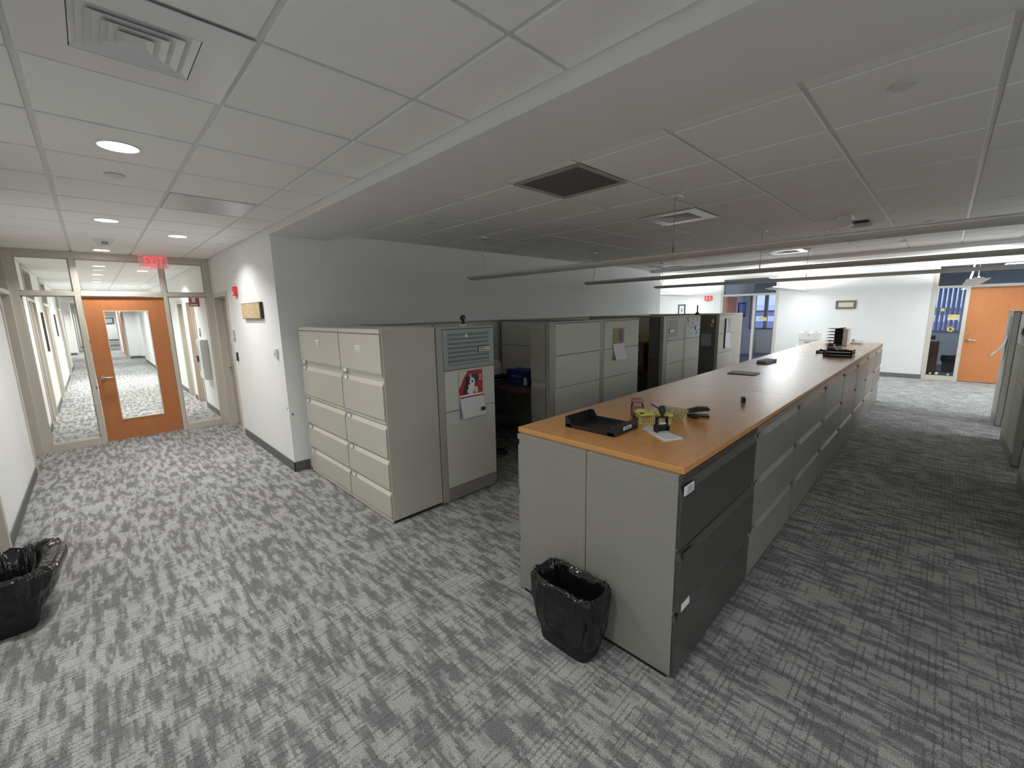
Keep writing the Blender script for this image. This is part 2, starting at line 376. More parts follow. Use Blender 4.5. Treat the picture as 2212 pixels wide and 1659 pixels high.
mb = MB(); mb.prism([(1.10, 26.3), (1.42, 26.3), (1.64, 25.45), (2.6, 25.45), (2.6, 26.6), (1.24, 26.6), (1.24, 36), (1.10, 36)], 'Z', 0, 2.8, 'wall')
struct(mb, 'wall_right_far', 'white chamfered wall corner seen deep in the corridor', 'wall')
mb = MB(); mb.box(XR+.17, 10.33, YW, YW+.17, 0, 2.8, 'wall'); struct(mb, 'wall_back', 'shaded white wall behind the row of cubicles')
mb = MB(); mb.box(10.33, 10.50, YW, 12, 0, 2.8, 'wall'); struct(mb, 'wall_back_return', 'white wall end turning the corner behind the cubicles', 'wall')
FW_OPS = [(3.45, 5.0, 0, 2.71), (-2.4, .25, 0, 2.71)]
mb = MB(); wall_x(mb, XF, XF+.12, -8, 12, FW_OPS); struct(mb, 'wall_far', 'bright white wall at the far end behind the long counter')
mb = MB(); mb.box(-4.7, 18.5, -8.1, -8, 0, 2.8, 'wall'); mb.box(-4.7, -4.6, -8, 52, 0, 2.8, 'wall'); mb.box(-4.7, 18.5, 52, 52.1, 0, 2.8, 'wall')
mb.box(-.9, 2.6, 50, 50.1, 0, 2.8, 'wall'); mb.box(10.5, 18.5, 12, 12.1, 0, 2.8, 'wall'); mb.box(2.6, 2.7, 24, 50, 0, 2.8, 'wall')
struct(mb, 'wall_outer', 'outer walls of the floor beyond what is seen', 'wall')
# office walls with windows to the outside (x = 18)
mb = MB(); wall_x(mb, 18.0, 18.12, -8, 12, [(2.5, 5.25, .98, 2.30), (-3.5, 2.05, .96, 2.30)], 'bluewall')
mb.box(14.36, 18.0, 5.42, 5.52, 0, 2.8, 'bluewall'); mb.box(14.36, 18.0, 2.12, 2.22, 0, 2.8, 'bluewall'); mb.box(14.36, 18, -4.1, -4.0, 0, 2.8, 'bluewall')
struct(mb, 'wall_office', 'blue-tinted walls of the two daylit offices', 'wall')

# baseboards
mb = MB()
mb.box(XR-.012, XR, YW-.012, 7.42, 0, .115, 'base', .003)
struct(mb, 'baseboard_right', 'dark grey rubber baseboard along the right corridor wall')
mb = MB(); mb.box(XR-.012, 1.66, YW-.012, YW, 0, .115, 'base', .003); struct(mb, 'baseboard_back', 'short dark baseboard beside the beige file cabinets')
mb = MB(); mb.box(XL, XL+.012, 5.10, 7.42, 0, .10, 'base', .003); struct(mb, 'baseboard_left', 'grey baseboard along the left corridor wall')
mb = MB(); mb.box(XF-.012, XF, .25, 3.40, 0, .105, 'base'); mb.box(XF-.012, XF, 5.05, 12, 0, .105, 'base')
struct(mb, 'baseboard_far', 'grey baseboard under the far white wall')
mb = MB()
for a, b in ((8.65, 10.46), (11.41, 11.79), (12.66, 13.89), (14.96, 24)): mb.box(XR-.012, XR, a, b, 0, .105, 'base')
for a, b in ((8.65, 10.56), (12.01, 13.92), (15.56, 19.34), (21.4, 23.4)): mb.box(XL, XL+.012, a, b, 0, .105, 'base')
mb.box(-2.6, XL, 31.88, 31.9, 0, .12, 'base'); mb.box(-.7, 2.6, 49.98, 50, 0, .13, 'base'); mb.box(1.09, 1.42, 26.28, 26.3, 0, .12, 'base')
mb.prism([(1.42, 26.28), (1.63, 25.43), (1.65, 25.44), (1.44, 26.3)], 'Z', 0, .12, 'base')
struct(mb, 'baseboard_corridor', 'grey baseboards in the corridor behind the glass screen', 'baseboard')

# ceiling ---------------------------------------------------------------------------
def tiles(mb, xs, ys, skip=()):
    g = .012
    for i in range(len(xs)-1):
        for j in range(len(ys)-1):
            x0, x1, y0, y1 = xs[i], xs[i+1], ys[j], ys[j+1]
            cx, cy = (x0+x1)/2, (y0+y1)/2
            if any(abs(cx-a) < .25 and abs(cy-b) < .25 for a, b in skip): continue
            gx0 = g if x0 not in (XL,) else .004
            mb.box(x0+g, x1-g, y0+g, y1-g, CZ, CZ+.012, 'tile', .0025)
YL = [1.76+G*k for k in range(-13, 12)]
XC = [-.70, -.07, .54, 1.15, 1.475]
SKIP_A = [(.235, 2.065), (.845, 4.498)]                       # tiles replaced by diffuser / metal panel
XD = [2.10, 2.375] + [2.375+G*k for k in range(1, 13)] + [9.97]
SKIP_B = [(2.68, 2.065), (4.508, 2.065), (8.775, 2.065), (9.385, 4.503)]
XE = [10.72] + [10.9+G*k for k in range(0, 6)] 
mb = MB()
mb.box(-4.7, 18.5, -8, 52, CZ+.0085, CZ+.2, 'tee')
tiles(mb, XC, [y for y in YL if y < 8.5] + [8.60], SKIP_A)
tiles(mb, XD, [y for y in YL if y < 5.1] + [YW], SKIP_B)
tiles(mb, XE, [y for y in YL if y < 5.1] + [5.5+G*k for k in range(8)])
YB = [8.66] + [9.075+G*k for k in range(0, 26)]
tiles(mb, XC[:4]+[1.49], YB)
struct(mb, 'ceiling', 'white suspended tile ceiling on a metal grid')
mb = MB(); mb.box(1.475, 2.10, -8, YW, SZ, CZ+.06, 'soffit'); struct(mb, 'ceiling_soffit', 'dropped plaster band between corridor ceiling and dark ceiling', 'ceiling')
mb = MB(); mb.box(9.97, 10.72, -8, YW, SZ, CZ+.06, 'soffit'); mb.box(10.0, 10.72, YW+.17, 12, SZ, CZ+.06, 'soffit'); struct(mb, 'ceiling_beam', 'dropped plaster band crossing the ceiling before the bright far area', 'ceiling')

# ------------------------------------------------------------------ corridor screen (y = 8.53 .. 8.65)
YS = 8.53
def fbox(mb, x0, x1, z0, z1, y0=YS, y1=YS+.11, m='frame'): mb.box(x0, x1, y0, y1, z0, z1, m, .003)
mb = MB()
fbox(mb, XL, -.612, 0, CZ); fbox(mb, -.114, -.052, 0, 2.65); fbox(mb, .853, .905, 0, 2.65); fbox(mb, 1.397, XR, 0, CZ)
fbox(mb, -.612, 1.397, 2.65, CZ); fbox(mb, -.612, -.114, 2.145, 2.205); fbox(mb, -.052, .853, 2.145, 2.205); fbox(mb, .905, 1.397, 2.145, 2.205)
fbox(mb, -.612, -.114, 0, .105); fbox(mb, .905, 1.397, 0, .105)
# stops round every pane
for (a, b, c, d) in ((-.612,-.114,.105,2.145), (.905,1.397,.105,2.145), (-.612,-.114,2.205,2.65), (-.052,.853,2.205,2.65), (.905,1.397,2.205,2.65)):
    for (p, q, r, s_) in ((a, a+.012, c, d), (b-.012, b, c, d), (a, b, c, c+.012), (a, b, d-.012, d)): mb.box(p, q, YS+.03, YS+.08, r, s_, 'frame')
struct(mb, 'trim_1', 'beige steel screen frame across the corridor')
k = 1
for (a, b, c, d) in ((-.600,-.126,.117,2.133), (.917,1.385,.117,2.133), (-.600,-.126,2.217,2.638), (-.040,.841,2.217,2.638), (.917,1.385,2.217,2.638)):
    mb = MB(); mb.box(a, b, YS+.052, YS+.058, c, d, 'glass')
    o = struct(mb, 'window_%d' % k, ['clear sidelight left of the orange corridor door', 'clear sidelight right of the orange corridor door', 'clear transom pane over the left sidelight', 'wide clear transom pane above the orange door', 'clear transom pane over the right sidelight'][k-1]); k += 1
# door 1
mb = MB()
yd = YS+.035; ye = YS+.08
for (a, b, c, d) in ((-.047,.148,.018,2.137), (.645,.849,.018,2.137), (.148,.645,.018,.320), (.148,.645,1.936,2.137)): mb.box(a, b, yd, ye, c, d, 'doorwood')
d1 = struct(mb, 'door_1', 'orange wood corridor door with tall glass panel')
mb = MB()
for (a, b, c, d) in ((.148,.156,.32,1.936), (.637,.645,.32,1.936), (.156,.637,.32,.328), (.156,.637,1.928,1.936)): mb.box(a, b, yd-.006, ye+.006, c, d, 'cream')
mb.build('glazing_bead', d1)
mb = MB(); mb.box(.156, .637, yd+.02, yd+.026, .328, 1.928, 'glass'); mb.build('glass_pane', d1)
mb = MB(); mb.cyl((.022, yd-.012, .975), .027, .012, 'steel', axis='Y'); mb.tube([(.022, yd-.005, .975), (.022, yd-.055, .975), (.035, yd-.06, .974), (.13, yd-.058, .970), (.145, yd-.045, .969)], .010, 'steel'); mb.build('door_handle', d1)
mb = MB(); mb.poly([(-.066, YS-.001, .815), (-.052, YS-.001, .835), (-.052, YS-.001, .86), (-.070, YS-.001, .85)], 'tapeblue'); single(mb, 'painters_tape', 'blue scrap of tape on the frame beside the orange corridor door', 'tape')
mb = MB(); mb.poly([(XR-.0015, 5.245, .735), (XR-.0015, 5.225, .755), (XR-.0015, 5.228, .775), (XR-.0015, 5.25, .752)], 'tapeblue'); single(mb, 'painters_tape', 'blue scrap of tape on the lit corridor wall near its corner', 'tape')
mb = MB(); mb.poly([(1.515, YW-.0015, .70), (1.535, YW-.0015, .70), (1.530, YW-.0015, .675), (1.52, YW-.0015, .67)], 'tapeblue'); single(mb, 'painters_tape', 'blue scrap of tape on the shaded wall beside the file cabinets', 'tape')

# exit sign
t = thing('exit_sign', 'edge-lit clear EXIT sign with red letters on the ceiling', 'exit sign', (.78, 8.35, CZ))
mb = MB(); mb.box(.66, .90, 8.32, 8.38, CZ-.02, CZ, 'ventwhite', .004); mb.build('canopy', t)
mb = MB(); mb.box(.622, .938, 8.346, 8.354, 2.553, 2.727, 'exitplate'); mb.build('acrylic_panel', t)
mb = MB()
for (a, b, c, d) in ((.620,.940,2.549,2.553), (.620,.940,2.727,2.732), (.618,.622,2.553,2.727), (.938,.942,2.553,2.727)): mb.box(a, b, 8.345, 8.355, c, d, 'exitedge')
mb.build('edge_glow', t)
mw = Matrix.Translation((.680-.78, 8.3445-8.35, 2.566-CZ)) @ Matrix.Rotation(PI/2, 4, 'X')
text_mesh('EXIT', .150, .215, .002, 'exitred', 'exit_lettering', t, mw)

# ------------------------------------------------------------------ door frames in the left wall
def frame_x(mb, x, face, y0, y1, z1, w=.05, d=.16, trans=None, m='frame'):
    """steel frame lining an opening in a wall whose face lies at x, room on the 'face' side (+1: +x)"""
    xa, xb = (x-d, x+.014) if face > 0 else (x-.014, x+d)
    mb.box(xa, xb, y0-w*.9, y0+.022, 0, z1+w*.8, m, .003); mb.box(xa, xb, y1-.022, y1+w*.9, 0, z1+w*.8, m, .003)
    mb.box(xa, xb, y0+.022, y1-.022, z1-.022, z1+w*.8, m, .003)
    if trans: mb.box(xa, xb, y0+.022, y1-.022, trans, trans+.055, m, .003)
tn = 2
def left_door(y0, y1, z1, n, lab, side=False):
    global tn
    mb = MB(); frame_x(mb, XL, 1, y0, y1, z1, trans=2.145)
    if side: mb.box(XL-.13, XL+.01, (y0+y1)/2-.03, (y0+y1)/2+.03, 0, 2.145, 'frame', .003)
    struct(mb, 'trim_%d' % tn, 'beige steel frame of ' + lab); tn += 1
    mb = MB(); mb.box(XL-.12, XL-.075, y0+.024, y1-.024, .01, 2.143, 'jambdark', .002)
    d = struct(mb, 'door_%d' % n, lab)
    mb = MB(); mb.box(XL-.10, XL-.094, y0+.024, y1-.024, 2.202, z1-.024, 'darkglass'); mb.build('transom_pane', d)
    mb = MB(); mb.tube([(XL-.075, y0+.09, .98), (XL-.03, y0+.09, .98), (XL-.03, y0+.2, .98)], .009, 'steel'); mb.build('door_handle', d)
left_door(7.50, 8.42, 2.66, 2, 'recessed beige door in the left wall just before the glass screen')
left_door(3.70, 5.03, 2.66, 3, 'beige door at the left edge of the picture beside the black bin')
left_door(10.62, 11.95, 2.69, 4, 'first recessed office door on the left beyond the glass screen', True)
left_door(13.98, 15.5, 2.69, 5, 'second recessed office door on the left beyond the glass screen', True)
left_door(19.4, 21.3, 2.69, 6, 'third recessed office door on the left beyond the glass screen', True)
def right_door(y0, y1, z1, n, lab, m):
    global tn
    mb = MB(); frame_x(mb, XR, -1, y0, y1, z1, w=.055, d=.17)
    mb.box(XR+.075, XR+.10, y0+.022, y0+.045, 0, z1-.02, 'frame'); mb.box(XR+.075, XR+.10, y1-.045, y1-.022, 0, z1-.02, 'frame'); mb.box(XR+.075, XR+.10, y0+.045, y1-.045, z1-.045, z1-.02, 'frame')
    struct(mb, 'trim_%d' % tn, 'beige steel frame of ' + lab); tn += 1
    mb = MB(); mb.box(XR+.102, XR+.147, y0+.024, y1-.024, .01, z1-.024, m, .002)
    d = struct(mb, 'door_%d' % n, lab)
    mb = MB(); mb.tube([(XR+.10, y1-.09, .98), (XR+.05, y1-.09, .98), (XR+.05, y1-.2, .98)], .009, 'steel'); mb.build('door_handle', d)
right_door(7.55, 8.42, 2.15, 7, 'recessed beige door in the right corridor wall beside the glass screen', 'jambdark')
right_door(10.52, 11.35, 2.15, 8, 'first recessed door on the right beyond the glass screen, wood leaf', 'doorwood')
right_door(11.85, 12.6, 2.15, 9, 'second recessed door on the right beyond the glass screen', 'jambdark')
right_door(13.95, 14.9, 2.15, 10, 'third recessed door on the right beyond the glass screen', 'jambdark')
mb = MB(); mb.box(1.055, 1.10, 27.2, 30.5, .01, 2.13, 'doorwood'); mb.box(1.05, 1.11, 27.1, 27.2, 0, 2.2, 'frame'); struct(mb, 'door_11', 'distant wood door edge seen through the corridor door glass')
for y in (34.5, 38.5):
    mb = MB(); frame_x(mb, XL, 1, y, y+1.5, 2.69, trans=2.145); struct(mb, 'trim_%d' % tn, 'distant beige door frame at the corridor end'); tn += 1
    mb = MB(); mb.box(XL-.12, XL-.075, y+.024, y+1.476, .01, 2.66, 'jambdark'); struct(mb, 'door_%d' % (tn+2), 'distant beige office door at the corridor end')
# ------------------------------------------------------------------ things on corridor walls
t = thing('wall_plaque', 'square tan wooden plaque with carved lettering and dark edges on the lit corridor wall', 'plaque', (XR, 6.18, 1.88))
mb = MB(); mb.box(XR-.035, XR-.001, 5.735, 6.60, 1.785, 1.985, 'plaqueside', .003); mb.build('board', t)
mb = MB(); mb.box(XR-.039, XR-.0355, 5.745, 6.59, 1.792, 1.978, 'plaque'); mb.build('carved_face', t)
t = thing('fire_strobe', 'red fire alarm strobe high on the lit corridor wall above the plaque', 'fire alarm', (XR, 6.9, 2.17))
mb = MB(); mb.box(XR-.045, XR-.001, 6.85, 6.965, 2.10, 2.225, 'red', .006); mb.build('housing', t)
mb = MB(); mb.box(XR-.055, XR-.045, 6.895, 6.92, 2.12, 2.15, 'white', .002); mb.build('strobe_lens', t)
mb = MB(); mb.box(XR-.012, XR-.001, 7.33, 7.40, 1.46, 1.62, 'inkgrey', .002); mb.box(XR-.014, XR-.012, 7.345, 7.385, 1.50, 1.59, 'cream'); single(mb, 'room_sign', 'small grey room sign beside the right corridor door frame', 'sign')
mb = MB(); mb.box(XR-.022, XR-.001, 7.28, 7.34, 1.17, 1.295, 'black', .003); single(mb, 'card_reader', 'black card reader under the grey room sign', 'card reader')
t = thing('thermostat', 'small white thermostat on the lit wall near the corner', 'thermostat', (XR, 5.4, 1.39))
mb = MB(); mb.box(XR-.028, XR-.001, 5.345, 5.44, 1.335, 1.445, 'white', .006); mb.build('housing', t)
mb = MB(); mb.box(XR-.0295, XR-.028, 5.37, 5.395, 1.355, 1.40, 'inkgrey'); mb.build('dial', t)
mb = MB(); mb.box(XL+.001, XL+.014, 5.42, 5.52, 1.28, 1.36, 'cream', .002); single(mb, 'name_plate', 'beige name plate on the left wall at the picture edge', 'sign')
# beyond the screen
t = thing('extinguisher_cabinet', 'white fire extinguisher cabinet on the right wall beyond the glass screen', 'cabinet', (XR, 9.8, 1.0))
mb = MB(); mb.box(XR-.10, XR-.001, 9.55, 10.02, .66, 1.41, 'white', .006); mb.build('housing', t)
mb = MB(); mb.box(XR-.112, XR-.101, 9.58, 9.99, .69, 1.38, 'ventwhite', .003); mb.build('door', t)
mb = MB(); mb.box(XR-.116, XR-.112, 9.90, 9.92, .80, 1.30, 'black'); mb.build('window_slot', t)
mb = MB(); mb.ring(9.86, 9.98, 0, 0, 0, 0, .01, 'black') if False else None
mb.box(XR-.14, XR-.112, 9.93, 9.96, .98, 1.10, 'black', .004); mb.build('handle', t)
t = thing('extinguisher_sign', 'red fire extinguisher sign projecting from the right wall beyond the glass screen', 'sign', (XR, 9.9, 2.1))
mb = MB(); mb.prism([(1.49, 9.80), (1.34, 9.86), (1.34, 9.87), (1.49, 9.93)], 'Z', 2.02, 2.20, 'redpaper'); mb.build('sign_body', t)
mb = MB(); mb.prism([(1.435, 9.8200), (1.385, 9.8400), (1.385, 9.8385), (1.435, 9.8185)], 'Z', 2.095, 2.18, 'paper'); mb.prism([(1.46, 9.8105), (1.36, 9.8505), (1.36, 9.849), (1.46, 9.809)], 'Z', 2.04, 2.06, 'paper'); mb.build('pictogram', t)
mb = MB(); mb.box(XR-.012, XR-.001, 10.1, 10.22, 1.45, 1.61, 'inkgrey', .002); mb.box(XR-.014, XR-.012, 10.12, 10.20, 1.5, 1.58, 'cream'); single(mb, 'room_sign', 'grey room sign beside the wood door beyond the glass screen', 'sign')
for (y, z0, z1, lab) in ((12.85, 1.19, 1.98, 'nearer of two narrow dark boards edge-on on the left wall beyond the screen'), (17.1, 1.38, 1.98, 'farther of two narrow dark boards edge-on on the left wall beyond the screen')):
    mb = MB(); mb.box(XL+.001, XL+.03, y, y+.14, z0, z1, 'inkgrey', .003); mb.box(XL+.001, XL+.034, y-.01, y, z0, z1, 'plaqueside'); single(mb, 'notice_board', lab, 'board', 'narrow boards on the left corridor wall')
t = thing('framed_picture', 'dark framed picture on the end wall seen through the corridor door glass', 'picture', (1.0, 49.9, 1.7))
mb = MB(); mb.box(.75, 1.42, 49.93, 49.97, 1.45, 1.98, 'ornate'); mb.build('picture_frame', t)
mb = MB(); mb.box(.84, 1.33, 49.92, 49.93, 1.53, 1.90, 'greyphoto'); mb.build('picture', t)

# ------------------------------------------------------------------ ceiling fixtures
def downlight(x, y, label, power, proto=None):
    t = thing('downlight', label, 'ceiling light', (x, y, CZ), group='round recessed downlights')
    mb = MB()
    seg = 32; R0, R1 = .100, .086
    mb.lathe((x, y, CZ), [(R1, .05), (R1, -.004), (R0, -.004), (R0, .004)], 'ventwhite', seg); 
    mb.bm.faces.ensure_lookup_table()
    # open the can: remove end caps
    caps = [f for f in mb.bm.faces if len(f.verts) == seg]; bmesh.ops.delete(mb.bm, geom=caps, context='FACES_ONLY')
    mb.build('trim_ring', t)
    mb = MB(); mb.cyl((x, y, CZ-.0015), R1, .004, 'lamp', 32); mb.build('lens', t)
    ld = bpy.data.lights.new('downlight_source', 'AREA'); ld.shape = 'DISK'; ld.size = .15; ld.energy = power; ld.color = (1, .99, .97); ld.spread = math.radians(135)
    lo = bpy.data.objects.new('downlight_source', ld); COL.objects.link(lo); lo.location = (0, 0, -.006); lo.parent = t
    return t
PW = 14
downlight(.235, 3.285, 'round lit ceiling downlight, the largest and nearest in the corridor', PW*1.45)
downlight(.235, 5.72, 'second round lit ceiling downlight down the corridor middle', PW)
downlight(.235, 8.17, 'third round lit downlight, just before the glass screen', PW)
downlight(.845, 6.33, 'round lit downlight nearest the right corridor wall before the exit sign', PW)
downlight(.235, .85, 'round ceiling downlight just above the camera position', PW*.9)  # out of view, added to brighten the near worktop and ceiling
downlight(.235, -1.6, 'round ceiling downlight behind the camera', PW*.7)
for i, (x, y) in enumerate(((.235, 10.6), (.235, 12.6), (.235, 15.0), (.235, 17.6), (.865, 11.26), (.865, 16.6), (.235, 21), (.235, 25), (.865, 29), (.235, 33), (.235, 38), (.235, 44), (.865, 48.6), (-1.5, 30.6))):  # rear ones, last and alcove included, added to brighten the corridor end
    downlight(x, y, ['first', 'second', 'third', 'fourth', 'right-hand nearest', 'right-hand second', 'fifth', 'sixth', 'right-hand farthest', 'seventh', 'eighth', 'ninth', 'last', 'side alcove'][i] + ' round lit downlight beyond the glass screen', PW*(2.0 if y < 15 else 4))

def diffuser(cx, cy, label, half=.2975, core=.152, off=(0, 0), frame='ventwhite', inner='ventwhite', dark='gap', flush=0.0):
    t = thing('air_diffuser', label, 'air vent', (cx, cy, CZ), group='square ceiling air diffusers')
    ox, oy = cx+off[0], cy+off[1]
    z = CZ-.004
    mb = MB()   # face plate with square hole
    mb.box(cx-half, cx+half, cy-half, oy-core, z, z+.004, frame); mb.box(cx-half, cx+half, oy+core, cy+half, z, z+.004, frame)
    mb.box(cx-half, ox-core, oy-core, oy+core, z, z+.004, frame); mb.box(ox+core, cx+half, oy-core, oy+core, z, z+.004, frame)
    mb.build('face_plate', t)
    mb = MB(); mb.box(ox-core-.01, ox+core+.01, oy-core-.01, oy+core+.01, z+.085, z+.09, dark)
    for a, b, c, d in ((ox-core-.01, ox-core, oy-core, oy+core), (ox+core, ox+core+.01, oy-core, oy+core), (ox-core, ox+core, oy-core-.01, oy-core), (ox-core, ox+core, oy+core, oy+core+.01)): mb.box(a, b, c, d, z+.0045, z+.085, dark)
    mb.build('duct_box', t)
    for q in range(4):
        ri = core - .003 - q*.038; ro = max(ri-.034, .004); rr = ri
        mb = MB()
        lo, hi = z+.0005, z+.022
        # slanted ring: wide at the bottom, narrower higher up
        A = [(ox-rr, oy-rr), (ox+rr, oy-rr), (ox+rr, oy+rr), (ox-rr, oy+rr)]; B = [(ox-ro, oy-ro), (ox+ro, oy-ro), (ox+ro, oy+ro), (ox-ro, oy+ro)]
        for i in range(4):
            j = (i+1) % 4
            a, b, c, d = A[i], A[j], B[j], B[i]
            for dz in (0, .0025):
                pass
            v = [mb.bm.verts.new((p[0], p[1], zz)) for p, zz in ((a, lo), (b, lo), (c, hi), (d, hi))]
            w = [mb.bm.verts.new((p[0], p[1], zz+.002)) for p, zz in ((a, lo), (b, lo), (c, hi), (d, hi))]
            fs = [mb.bm.faces.new(v), mb.bm.faces.new(w[::-1])] + [mb.bm.faces.new((v[k], v[(k+1) % 4], w[(k+1) % 4], w[k])) for k in range(4)]
            mb._tag(fs, inner)
        mb.build('louver', t)
    return t
diffuser(.235, 2.065, 'large white square air diffuser overhead at the top left', off=(.0, -.015), core=.165)
diffuser(4.508, 2.065, 'white square air diffuser with black louvers in the dark ceiling', core=.185)
diffuser(8.775, 2.065, 'bright square air diffuser farther off, above the long pendants', core=.185)
def grille(cx, cy, label, m):
    t = thing('return_grille', label, 'air vent', (cx, cy, CZ))
    mb = MB(); mb.ring(cx-.30, cx+.30, cy-.30, cy+.30, CZ-.006, CZ+.004, .028, 'panelmetal'); mb.build('grille_frame', t)
    mb = MB(); mb.box(cx-.272, cx+.272, cy-.272, cy+.272, CZ+.004, CZ+.008, m)
    mb.build('perforated_plate', t)
M['grille'] = pbr('dark_perforated_plate', (.13,.13,.125), .6, var=.3, vscale=400)
grille(2.68, 2.065, 'dark square return air grille in the dark ceiling beside the soffit', 'grille')
grille(9.385, 4.503, 'grey square return grille far off near the shaded wall', 'grille')
t = thing('metal_ceiling_panel', 'shiny satin metal access panel in the corridor ceiling', 'ceiling panel', (.845, 4.498, CZ))
mb = MB(); mb.box(.555, 1.135, 4.208, 4.788, CZ-.001, CZ+.008, 'metalpanel', .002); mb.build('panel', t)
mb = MB(); mb.cyl((.66, 4.26, CZ-.004), .014, .003, 'steel', 16); mb.build('latch', t)
for (x, y, lab) in ((.24, 3.92, 'flat round sprinkler cover in the corridor ceiling past the nearest downlight'), (2.66, 3.88, 'flat round sprinkler cover in the dark ceiling near the shaded wall'), (2.64, .23, 'largest flat round sprinkler cover, overhead at the top right'), (7.03, .234, 'small flat sprinkler cover low in the dark ceiling at right'), (8.9, .55, 'faint sprinkler cover in the lighter far ceiling')):
    mb = MB(); mb.lathe((x, y, CZ-.008), [(.040, .0), (.052, .001), (.054, .004), (.046, .008)], 'tee', 32); single(mb, 'sprinkler_cover', lab, 'sprinkler', 'flat sprinkler covers in the ceiling')
def sensor(x, y, label, s=1.0):
    t = thing('occupancy_sensor', label, 'sensor', (x, y, CZ))
    mb = MB(); mb.prism([(x-.10*s, CZ), (x+.10*s, CZ), (x+.085*s, CZ-.02*s), (x+.05*s, CZ-.075*s), (x-.05*s, CZ-.075*s), (x-.085*s, CZ-.02*s)], 'Y', y-.05*s, y+.05*s, 'white'); mb.build('bracket', t)
    mb = MB(); mb.box(x-.03*s, x+.03*s, y-.055*s, y-.0505*s, CZ-.065*s, CZ-.03*s, 'black' if s > 1.1 else 'inkgrey', .002); mb.build('sensor_eye', t)
    mb = MB(); mb.box(x-.05*s, x+.05*s, y-.03*s, y+.03*s, CZ-.082*s, CZ-.0755*s, 'white', .002); mb.build('lens', t)
sensor(.24, 7.05, 'white occupancy sensor bracket on the ceiling before the exit sign')
sensor(5.95, .86, 'white sensor bracket with dark body in the dark ceiling above the counter', 1.25)
mb = MB(); mb.box(6.30, 6.62, .70, .90, CZ-.03, CZ-.0005, 'plaqueside', .01); single(mb, 'ceiling_speaker', 'small brown rectangular box beside the sensor in the dark ceiling', 'speaker')  # brown box standing in for a rectangular shadow on the ceiling

# ------------------------------------------------------------------ pendant luminaires
def prof(w, h, n=10):
    """shallow winged section: belly below, thin upturned edges"""
    P = []
    for i in range(n+1):
        u = -1+2*i/n; P.append((u*w/2, -h/2 + h*.55*abs(u)**1.9 ))
    P += [(w/2+.002, h*.22), (w/2-.006, h*.25)]
    P += [(w*.25, h*.12), (w*.22, h*.5), (-w*.22, h*.5), (-w*.25, h*.12), (-w/2+.006, h*.25), (-w/2-.002, h*.22)]
    return P
def pendant_long(x, y0, y1, z, label, cordy, wires):
    t = thing('pendant_light', label, 'pendant light', (x, y1, z), group='long unlit pendant lights over the cubicles')
    mb = MB(); mb.prism([(x+u, z+v) for u, v in prof(.19, .056)], 'Y', y0, y1, 'pendant', False); mb.build('luminaire_body', t)
    mb = MB()   # pointed end cap
    A = [mb.bm.verts.new((x+u, y1, z+v)) for u, v in prof(.188, .054)]; B = [mb.bm.verts.new((x+u*.75, y1+.035, z+v*.35+.004)) for u, v in prof(.188, .054)]
    mb._tag([mb.bm.faces.new((A[i], A[(i+1) % len(A)], B[(i+1) % len(B)], B[i])) for i in range(len(A))] + [mb.bm.faces.new(B), mb.bm.faces.new(A[::-1])], 'pendant'); mb.build('end_cap', t)
    mb = MB(); mb.tube([(x, cordy, CZ-.02), (x+.004, cordy+.004, CZ-.10), (x-.006, cordy-.006, CZ-.19), (x+.002, cordy-.030, CZ-.27), (x+.004, cordy-.028, CZ-.34), (x, cordy+.006, CZ-.42), (x, cordy+.01, z+.02)], .0065, 'cord'); mb.build('power_cord', t)
    mb = MB(); mb.box(x-.045, x+.045, cordy-.045, cordy+.045, CZ-.022, CZ-.0005, 'cord', .006); mb.build('canopy', t)
    for wy in wires:
        mb = MB(); mb.box(x-.05, x+.05, wy-.05, wy+.05, CZ-.018, CZ-.0005, 'cord', .004); mb.build('canopy', t)
        mb = MB(); mb.tube([(x, wy, CZ-.015), (x, wy, z+.02)], .0022, 'wire', 6); mb.build('hanging_wire', t)
        mb = MB(); mb.tube([(x, wy, z+.075), (x, wy, z+.02)], .006, 'wire', 6); mb.build('wire_grip', t)
pendant_long(3.64, -3.2, 4.40, 2.252, 'nearest long pendant light, pale and unlit, hanging over the first cubicles', 4.19, (1.70, -.75))
pendant_long(6.08, -3.2, 4.32, 2.258, 'middle long pendant light, dark against the bright far area', 4.20, (1.70, -.75))
pendant_long(8.62, -3.2, 4.36, 2.258, 'farthest and thinnest of the three long dark pendant lights', 4.24, (1.70, -.75))
def pendant_short(y, label, pw, x0=10.85, x1=14.02, dn=.22):
    z = 2.205
    t = thing('pendant_light', label, 'pendant light', (x0, y, z), group='lit pendant lights by the far wall')
    mb = MB(); mb.prism([(y+u, z+v) for u, v in prof(.27, .060)], 'X', x0, x1, 'pendlit'); mb.build('luminaire_body', t)
    mb = MB(); mb.tube([(x0+.1, y, z+.0385), (x1-.1, y, z+.0385)], .013, 'tube', 10); mb.build('tube_lamp', t)
    mb = MB(); xe = x1-.12; mb.tube([(xe, y, CZ-.0005), (xe, y+.004, CZ-.25), (xe-.01, y+.03, CZ-.40), (xe-.05, y+.05, z+.02)], .018, 'cord'); mb.build('power_cord', t)
    mb = MB(); mb.tube([(x0+.35, y, CZ-.001), (x0+.35, y, z+.02)], .0025, 'wire', 6); mb.build('hanging_wire', t)
    for sgn, e in ((1, pw), (-1, pw*dn)):
        ld = bpy.data.lights.new('pendant_source', 'AREA'); ld.shape = 'RECTANGLE'; ld.size = 3.0; ld.size_y = .10 if sgn > 0 else .22; ld.energy = e; ld.color = (.93, .975, 1)
        lo = bpy.data.objects.new('pendant_source', ld); COL.objects.link(lo); lo.parent = t
        lo.location = ((x1-x0)/2, 0, .060 if sgn > 0 else -.033)
        if sgn > 0: lo.rotation_euler = (PI, 0, 0)
PS = 118
